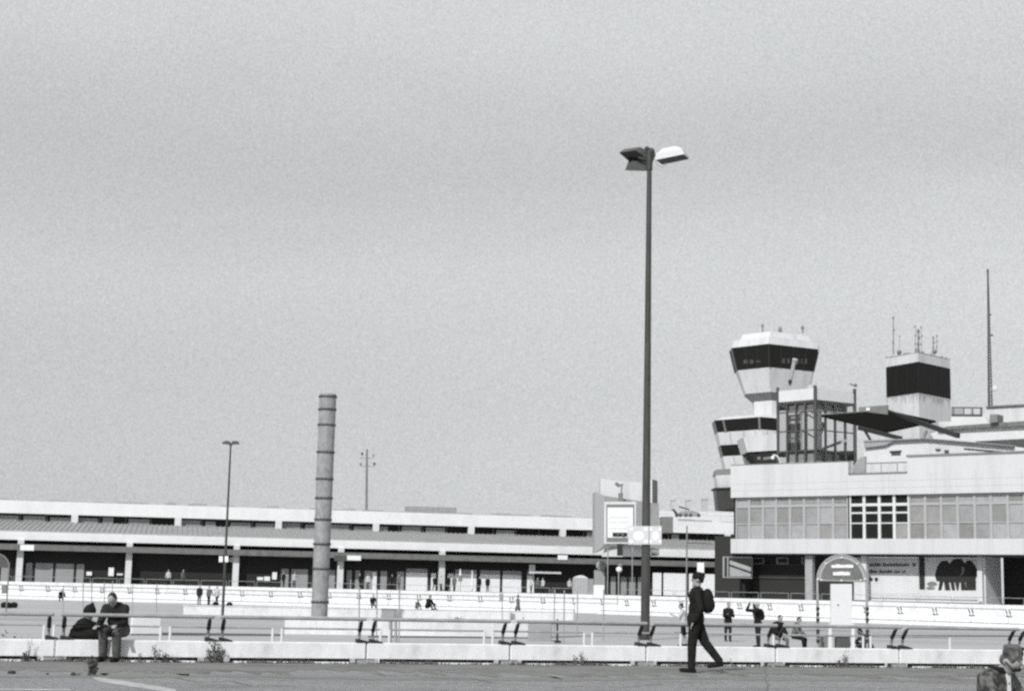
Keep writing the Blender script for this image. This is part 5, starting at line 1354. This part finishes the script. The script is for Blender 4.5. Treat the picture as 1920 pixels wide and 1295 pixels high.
def person(lab, base, facing, pose, cl, kind='near', scale=1.0, group=None, key=None, extras=()):
    """facing: degrees, 0 = +X (right), 180 = left, 90 = away, -90 = towards the camera"""
    J = skeleton(pose); vox = {'near': .011, 'mid': .02, 'far': .028}[kind]
    lo = min(J['heL'].z, J['heR'].z, J['toL'].z, J['toR'].z) - .035
    if pose.get('seat'): lo = pose['seat']
    sh = Vector((0, 0, -lo))
    t = thing('person', lab, 'person', base, R(facing), group)
    t.scale = (scale,) * 3
    def P_(k): return J[k] + sh
    ck = (key, kind)
    def get(nm, fn):
        if key and (ck, nm) in _cache: return _cache[(ck, nm)]
        mb = MB(); fn(mb); me = remeshed(mb, nm, vox, 2 if kind != 'far' else 1)
        if key: _cache[(ck, nm)] = me
        return me
    hu, hf = J['hu'], J['hf']; up = J['up']; hd = P_('head')
    rotT = Matrix.Rotation(math.atan2(up.x, up.z), 3, 'Y'); rotH = Matrix.Rotation(math.atan2(hu.x, hu.z), 3, 'Y')
    def head_parts(mb):
        mb.ball(hd + hu * .03, .095, .076, .105, rotH, 16, 10); mb.ball(hd - hu * .055 + hf * .03, .06, .052, .065, rotH, 12, 8)
        mb.ball(hd - hu * .01 + hf * .098, .018, .014, .028, rotH, 8, 6)
        mb.ball(hd - hu * .1 + hf * .075, .022, .025, .018, rotH, 8, 6)
        for sg in (1, -1): mb.ball(hd + Vector((0, sg * .078, 0)) - hf * .01, .02, .012, .032, rotH, 8, 6)
    def body(mb):
        head_parts(mb)
        cap(mb, P_('neck') - up * .03, hd - hu * .06, .055, .05)
        mb.ball(P_('chest'), .105, .155, .2, rotT); mb.ball(P_('waist'), .095, .135, .16, rotT); mb.ball(P_('pel'), .11, .15, .13, rotT)
        for s in 'LR':
            cap(mb, P_('sh' + s), P_('el' + s), .05, .04); cap(mb, P_('el' + s), P_('wr' + s), .038, .027)
            cap(mb, P_('hp' + s), P_('kn' + s), .08, .053); cap(mb, P_('kn' + s), P_('an' + s), .052, .036); cap(mb, P_('an' + s) + Vector((-.02, 0, -.04)), P_('to' + s), .035, .028)
            d = J['hd' + s]; wv = P_('wr' + s); sg = 1 if s == 'L' else -1; side = Vector((0, 1, 0)); nrm_ = d.cross(side).normalized()
            rp2_ = Matrix((nrm_, side, d)).transposed()
            mb.ball(wv + d * .055, .017, .04, .055, rp2_, 10, 8)
            if kind == 'near':
                for i, (oy, ln_) in enumerate(((-.03, .062), (-.011, .075), (.010, .07), (.030, .055))):
                    b0 = wv + d * .095 + side * oy; curl = nrm_ * -.35
                    b1 = b0 + (d + curl * .4).normalized() * ln_ * .5; b2 = b1 + (d + curl * 2.2).normalized() * ln_ * .5
                    cap(mb, b0, b1, .0105, .010, 8); cap(mb, b1, b2, .010, .009, 8)
                tb = wv + d * .03 - side * sg * .03 * -1; tb = wv + d * .03 + hf * 0 + side * (-sg) * .035
                cap(mb, tb, tb + (d * .6 - side * sg * .6).normalized() * .05, .012, .010, 8)
                tb2 = tb + (d * .6 - side * sg * .6).normalized() * .05; cap(mb, tb2, tb2 + (d - side * sg * .15).normalized() * .03, .010, .009, 8)
            else: cap(mb, wv + d * .08, wv + d * .15, .03, .018)
    bo = part('body', get('body', body), None, t, False)
    if not bo.data.materials: bo.data.materials.append(SKIN)
    jl = cl.get('jl', .10)
    def jacket(mb):
        k = cl.get('bulk', 1.0)
        mb.ball(P_('chest') + up * .02, .135 * k, .19 * k, .20, rotT, 14, 10); mb.ball(P_('waist'), .13 * k, .175 * k, .18, rotT, 14, 10)
        if not pose.get('sitting'): mb.ball(P_('pel') - up * (.02), .14 * k, .175 * k, .10 + jl, rotT, 14, 10)
        else: mb.ball(P_('pel') + up * .05, .14 * k, .175 * k, .13, rotT, 14, 10)
        cap(mb, P_('shL') - Vector((0, .05, 0)), P_('shR') + Vector((0, .05, 0)), .075 * k); mb.ball(P_('neck') - up * .01, .075, .085, .05, rotT)
        for s in 'LR':
            cap(mb, P_('sh' + s), P_('el' + s), .07 * k, .06 * k)
            if not cl.get('short'): cap(mb, P_('el' + s), P_('wr' + s) - J['hd' + s] * .0, .058 * k, .044 * k)
    def trousers(mb):
        mb.ball(P_('pel'), .128, .165, .13, rotT, 14, 10)
        for s in 'LR':
            bg_ = cl.get('baggy', 1); cap(mb, P_('hp' + s), P_('kn' + s), .098 * bg_, .072 * bg_)
            if not cl.get('shorts'): cap(mb, P_('kn' + s), P_('an' + s) + Vector((0, 0, .01)), .07 * bg_, .058 * bg_)
    def shoe_(mb, ks):
        for s in ks:
            a_ = P_('an' + s); cap(mb, P_('he' + s) + Vector((0, 0, .01)), P_('to' + s), .042, .038); cap(mb, a_, a_ - Vector((0, 0, .04)), .048, .045)
            if cl.get('boots'): cap(mb, a_ + (P_('kn' + s) - a_).normalized() * .12, a_, .062, .055); cap(mb, P_('he' + s), P_('to' + s), .055, .05)
    nsh = 0
    for nm, fn, mk in (('jacket' if not cl.get('short') else 'shirt', jacket, cl['top']), ('trousers', trousers, cl['leg']), ('shoe', lambda mb: shoe_(mb, 'L'), cl.get('shoe', CLOTHB)), ('shoe', lambda mb: shoe_(mb, 'R'), cl.get('shoe', CLOTHB))):
        nsh += 1; me = get(nm + str(nsh), fn)
        if me.materials and me.materials[0] is not mk: me = me.copy(); me.materials.clear()
        if not me.materials: me.materials.append(mk)
        part(nm, me, None, t, False)
    hm = cl.get('hair', HAIRD)
    if hm:
        def hair(mb):
            mb.ball(hd + hu * .055 - hf * .028, .09, .082, .083, rotH, 16, 10)
            mb.ball(hd + hu * .0 - hf * .045, .065, .078, .085, rotH, 14, 10)
            if cl.get('curly'):
                r_ = random.Random(3)
                for _ in range(60):
                    v = Vector((r_.gauss(-.2, 1), r_.gauss(0, 1), abs(r_.gauss(.1, 1)))).normalized()
                    mb.ball(hd + hu * .05 - hf * .035 + rotH @ Vector((v.x * .096, v.y * .088, v.z * .092)), r_.uniform(.012, .034), n=7, m=5)
        me = get('hair', hair)
        if me.materials and me.materials[0] is not hm: me = me.copy(); me.materials.clear()
        if not me.materials: me.materials.append(hm)
        part('hair', me, None, t, False)
    if kind == 'near':
        mb = MB()
        for sg in (1, -1): mb.ball(hd + hf * .088 + hu * .015 + Vector((0, sg * .031, 0)), .011, .013, .009, None, 10, 8)
        part('eyes', mb, DARKFOOT, t, False)
    for fn in extras: fn(t, J, P_, rotT, rotH, vox)
    return t
def x_cap(t, J, P_, rotT, rotH, vox):
    mb = MB(); hd = P_('head'); mb.ball(hd + J['hu'] * .055 - J['hf'] * .012, .112, .092, .095, rotH, 16, 10); mb.ball(hd + J['hu'] * .08 - J['hf'] * .085, .06, .06, .06, rotH, 10, 8); mb.ball(hd + J['hu'] * .02 - J['hf'] * .07, .055, .075, .08, rotH, 10, 8)
    part('beanie', remeshed(mb, 'beanie', vox), CLOTHB, t, False)
def x_pack(t, J, P_, rotT, rotH, vox, m_=None):
    mb = MB(); c = P_('chest') - Vector((.185, 0, .05)); mb.ball(c, .12, .15, .225, rotT, 14, 10); mb.ball(c - Vector((.03, 0, .07)), .115, .14, .15, rotT, 14, 10)
    bp_ = part('backpack', remeshed(mb, 'backpack', vox), CLOTHB, t, False)
    mb = MB()
    for sg in (1, -1): mb.path([P_('chest') + Vector((-.12, sg * .1, .12)), P_('neck') + Vector((-.02, sg * .11, .045)), P_('chest') + Vector((.145, sg * .11, .03)), P_('waist') + Vector((.05, sg * .19, .0))], .016, 6)
    part('strap', mb, CLOTHB, bp_, False)
def x_phone(t, J, P_, rotT, rotH, vox):
    mb = MB(); c = (P_('wrL') + P_('wrR')) / 2 + (J['hdL'] + J['hdR']) * .06 + Vector((.02, 0, .02)); mb.ball(c, .045, .075, .03, None, 10, 6)
    part('held_phone', mb, CLOTHB, t, False)
def x_glasses(t, J, P_, rotT, rotH, vox):
    mb = MB(); hd = P_('head')
    for sg in (1, -1):
        mb.ball(hd + J['hf'] * .095 + J['hu'] * .015 + Vector((0, sg * .033, 0)), .014, .03, .024, rotH, 12, 8); mb.tube(hd + J['hf'] * .085 + J['hu'] * .02 + Vector((0, sg * .062, 0)), hd + Vector((0, sg * .085, .01)), .005, n=5)
    part('sunglasses', mb, CLOTHB, t, False)
def x_scarf(t, J, P_, rotT, rotH, vox):
    mb = MB(); c = P_('neck') + J['up'] * .03
    for k in range(14):
        a_ = 2 * math.pi * k / 14; mb.ball(c + Vector((.075 * math.cos(a_) + .01, .08 * math.sin(a_), -.01 * math.cos(a_))), .036, n=8, m=6)
    sc_ = remeshed(mb, 'scarf', vox); part('scarf', sc_, CLOTHB, t, False)
    mb = MB(); q = P_('chest'); mb.prism([q + Vector((.14, -.03, .14)), q + Vector((.14, .03, .14)), q + Vector((.15, .018, -.1)), q + Vector((.15, -.022, -.1))], (.012, 0, 0)); part('white_shirt_front', mb, PANELW, t, False)
def x_hood(t, J, P_, rotT, rotH, vox):
    mb = MB(); hd = P_('head'); mb.ball(hd + J['hu'] * .02 - J['hf'] * .01, .125, .11, .135, rotH); mb.tube(hd + J['hu'] * .06, hd + J['hu'] * .2, .09, .02, n=12)
    part('hood', remeshed(mb, 'hood', vox), CLOTHB, t, False)

STAND = dict(lean=2, thL=2, snL=0, thR=-3, snR=-4, uaL=4, faL=14, uaR=-3, faR=10)
WALK = dict(lean=4, thL=24, snL=2, thR=-16, snR=-34, ftR=-18, ftL=6, uaL=-20, faL=5, uaR=18, faR=35)
WALKM = dict(lean=-3, head=2, thL=8, snL=1, thR=-22, snR=-38, ftR=-12, ftL=2, uaL=-14, faL=28, uaR=-12, faR=30, aout=.06, splay=1)
PHOTO = dict(lean=4, head=-2, thL=3, snL=-2, thR=-4, snR=-4, uaL=88, faL=186, uaR=92, faR=186, aout=.12, ain=.16)
PHONE = dict(lean=4, head=22, thL=4, snL=-2, thR=-6, snR=-8, uaL=15, faL=115, uaR=12, faR=110, ain=.08)
SIT = dict(lean=14, head=25, hip=.5, thL=78, snL=-2, thR=80, snR=6, uaL=25, faL=60, uaR=28, faR=62, splay=9, sitting=1, ain=.06)
CROUCH = dict(lean=38, head=18, hip=.32, thL=112, snL=-28, thR=108, snR=-24, uaL=40, faL=70, uaR=45, faR=75, sitting=1, splay=10)
FLOORSIT = dict(lean=18, head=20, hip=.12, thL=128, snL=32, thR=124, snR=36, uaL=40, faL=75, uaR=42, faR=78, sitting=1, splay=8)
CB = dict(top=CLOTHB, leg=CLOTHB)
# walking man
wx = G(1304, 30.3, 0)
wp = dict(WALKM)
person('man in black beanie, jacket and backpack walking left past the white barrier', Vector((wx.x, wx.y, 0)), 172, wp, dict(top=CLOTHB, leg=CLOTHB, hair=None, bulk=1.12, jl=.14, baggy=1.22), 'near', 1.035, extras=(x_cap, x_pack))
# seated man in boots (sits on the wall, facing left-front)
sp_ = FW.p(FW.s(223, .5, .30), .30, 0)
SITM = dict(lean=31, head=36, hip=.50, thL=84, snL=-8, thR=86, snR=-4, uaL=24, faL=82, uaR=26, faR=78, splay=5, sitting=1, seat=.0, ain=.05)
person('man in dark shirt and mottled trousers sitting on the barrier looking down', Vector((sp_.x, sp_.y, .0)), -98, SITM, dict(top=CLOTHD, leg=CAMO, boots=1, shoe=CLOTHB, hair=HAIRD, bulk=1.15, baggy=1.3), 'near', 1.0, extras=(x_phone,))
# black bag on the wall
q0 = FW.p(FW.s(168, .5, .1), .13, .392)
mb = MB(); rz = Matrix.Rotation(FW.ang, 3, 'Z')
mb.ball(q0 + Vector((-.12, 0, .135)), .24, .12, .135, rz, 18, 12); mb.ball(q0 + Vector((.1, 0, .12)), .26, .12, .12, rz, 18, 12); mb.ball(q0 + Vector((.0, 0, .07)), .35, .12, .07, rz, 18, 12)
t = thing('duffel_bag', 'bulging black bag lying on the barrier left of the seated man', 'bag', q0)
me = remeshed(mb, 'bag_body', .015); 
for v in me.vertices: v.co -= q0
part('bag_body', me, CLOTHB, t, False)
mb = MB(); mb.path([q0 + Vector((.28 * math.cos(math.pi * k / 10) - .02, -.06, .22 + .07 * math.sin(math.pi * k / 10))) for k in range(11)], .014, 6); part('carry_strap', mb, CLOTHB, t)
# hooded person behind the rail
hp_ = FW.p(FW.s(133, 0, 1.0), 1.0, LOTZ)
person('hooded person in black bending forward behind the railing, left of the seated man', hp_, -8, dict(lean=32, head=-4, hip=.98, thL=12, snL=-10, thR=8, snR=-8, uaL=70, faL=78, uaR=66, faR=80), dict(top=CLOTHB, leg=CLOTHB, hair=None, bulk=1.15), 'mid', 1.0, extras=(x_hood,))
# curly-haired person at the lower right, close
cq = G(1856, 14.2, 0)
person('curly-haired person in plaid jacket and sunglasses bent over at the lower right', Vector((cq.x, cq.y, 0)), -52, dict(lean=13, head=46, hip=.62, thL=102, snL=8, thR=104, snR=8, uaL=30, faL=82, uaR=34, faR=80, sitting=1, splay=10, ain=.04), dict(top=PLAID, leg=CLOTHM, hair=HAIRM, curly=1, bulk=1.12), 'near', .92, extras=(x_glasses, x_scarf, x_phone), key=None)
mb = MB(); mb.bevbox(cq.x - .9, cq.x + .5, cq.y - .1, cq.y + .45, 0, .2, .03); solo('low_bench', mb, GREYC, 'low concrete bench under the curly-haired person', 'bench', loc=(cq.x, cq.y, 0))
# lot people, middle distance
def lotp(lab, px_, Y_, facing, pose, cl, kind='mid', sc_=1.0, extras=(), z=LOTZ, key=None, group=None):
    return person(lab, G(px_, Y_, z), facing, pose, cl, kind, sc_, group, key, extras)
lotp('person in dark coat standing alone in the lot right of the walking man', 1365, 73, -80, PHONE, dict(top=CLOTHB, leg=CLOTHB, hair=HAIRD, jl=.28, bulk=1.05), sc_=.98)
lotp('person with raised hands taking a photo, big black backpack on', 1421, 66, 205, PHOTO, dict(top=CLOTHB, leg=CLOTHD, hair=CLOTHL, bulk=1.05), extras=(x_pack,), sc_=1.03)
lotp('person in pale shirt and dark shorts standing partly behind the walking man', 1281, 65, 170, dict(PHONE, uaL=35, uaR=35), dict(top=CLOTHL, leg=CLOTHB, short=1, shorts=1, hair=HAIRD), sc_=.96)
lotp('person in dark clothes sitting hunched beyond the railing right of the photographer', 1456, 60, -60, SIT, dict(top=CLOTHB, leg=CLOTHM, hair=HAIRD, bulk=1.2), sc_=1.0)
lotp('person in pale top and dark trousers sitting low left of the arched sign', 1489, 62, -30, SIT, dict(top=CLOTHM, leg=CLOTHB, hair=HAIRD), sc_=.95)
lotp('stooping person in grey beside the right post of the arched sign', 1632, 58, 200, CROUCH, dict(top=CLOTHM, leg=CLOTHB, hair=HAIRD), sc_=1.0)
lotp('person in striped top walking in the lot right of the sign plate', 971, 112, 160, WALK, dict(top=CLOTHM, leg=CLOTHD, hair=HAIRD, short=1), sc_=.97)
lotp('person sitting in a dark hump on the low wall left of the dusty bush', 801, 107.3, -40, FLOORSIT, dict(top=CLOTHB, leg=CLOTHB, hair=HAIRD, bulk=1.1), z=-.1)
lotp('small pale figure sitting on the low wall beside the dark hump figure', 781, 107.3, -60, FLOORSIT, dict(top=CLOTHM, leg=CLOTHM, hair=HAIRD), sc_=.7, z=-.1)
lotp('dark figure sitting near the grey switch box', 698, 128, -70, SIT, dict(top=CLOTHD, leg=CLOTHM, hair=HAIRD), sc_=1.0)
lotp('dark crouching figure left of the seated man, by the far barrier', 113, 150, -60, CROUCH, dict(top=CLOTHB, leg=CLOTHB, hair=HAIRD, bulk=1.2), sc_=1.1)
lotp('person in dark coat standing left of the thin street lamp in the lot', 373, 146, -70, STAND, dict(top=CLOTHD, leg=CLOTHM, hair=HAIRD, bulk=1.15), sc_=1.0)
lotp('person standing second left of the thin street lamp in the lot', 391, 147, -110, STAND, dict(top=CLOTHM, leg=CLOTHD, hair=HAIRD), sc_=.95)
lotp('person in pale top and dark trousers right beside the thin street lamp', 406, 146, -100, WALK, dict(top=CLOTHL, leg=CLOTHD, hair=HAIRD), sc_=.97)
for x_, y_, lab in ((8, 1137, 'leftmost dark bag on the lot at the left edge'), (15, 1137.5, 'middle dark bag on the lot at the left edge'), (26, 1137, 'rightmost dark bag on the lot at the left edge'), (430, 1135, 'small dark bag right of the thin street lamp'), (404, 1134, 'dark bag lying at the thin street lamp foot')):
    q = on_ground(x_, y_ + 2, LOTZ); mb = MB(); mb.ball(q + Vector((0, 0, .2)), .28, .2, .22, None, 12, 8); mb.tube(q + Vector((-.12, 0, .38)), q + Vector((.12, 0, .38)), .03, n=6); mb.box(q.x - .2, q.x + .2, q.y - .12, q.y + .12, q.z, q.z + .12)
    solo('bag', mb, CLOTHB, lab, 'bag', 'dark bags left on the lot', loc=q)
# people on the forecourt
FP = [(675, 'dark', 'far person in dark clothes right of the fourth column, leftmost of the forecourt group', STAND), (735, 'dark', 'far person in black in front of the grey shutters', STAND),
      (748, 'mid', 'far person in grey standing left of the widest bright panel', STAND), (815, 'dark', 'far person in a black coat leaning right of the widest bright panel', WALK),
      (827, 'pale', 'far person in pale shirt in front of the fifth column', STAND), (840, 'dark', 'far person in black right of the fifth column', STAND),
      (852, 'mid', 'far person in grey next to the left parasol', STAND), (899, 'dark', 'far person in black, left one of a pair between bright panels', STAND),
      (914.5, 'dark', 'far stout person in black with hands on hips, right one of a pair', STAND), (996, 'pale', 'far person in pale jacket at the entrance left side', STAND),
      (1008, 'mid', 'far person in grey jacket at the entrance', STAND), (1018, 'pale', 'far person in white shirt at the entrance right side', STAND),
      (1068, 'pale', 'far person in white shirt left of the portable toilet', STAND), (532, 'dark', 'far person in black left of the white-shirted person by the chimney', STAND),
      (552, 'pale', 'far person in white shirt left of the steel chimney', STAND), (316, 'pale', 'far person in pale top in the dark arcade, left one', WALK),
      (343, 'mid', 'far person in grey top in the dark arcade, right one', STAND), (690, 'pale', 'far person in pale top beside the leftmost forecourt person', STAND)]
for i, (x_, c_, lab, ps) in enumerate(FP):
    top_ = {'dark': CLOTHB, 'mid': CLOTHM, 'pale': CLOTHL}[c_]
    q = TF.p(0, -3.6, 0); s_ = TF.s(x_, 2, -3.6); b_ = TF.p(s_, -3.6, DECKZ)
    person(lab, b_, -90 + (i * 67) % 120 - 60, ps, dict(top=top_, leg=CLOTHB if c_ != 'mid' else CLOTHD, hair=HAIRD, bulk=1.25 if x_ == 914.5 else 1.1), 'far', 1.08, 'people on the terminal forecourt', key='w' if ps is WALK else 's')
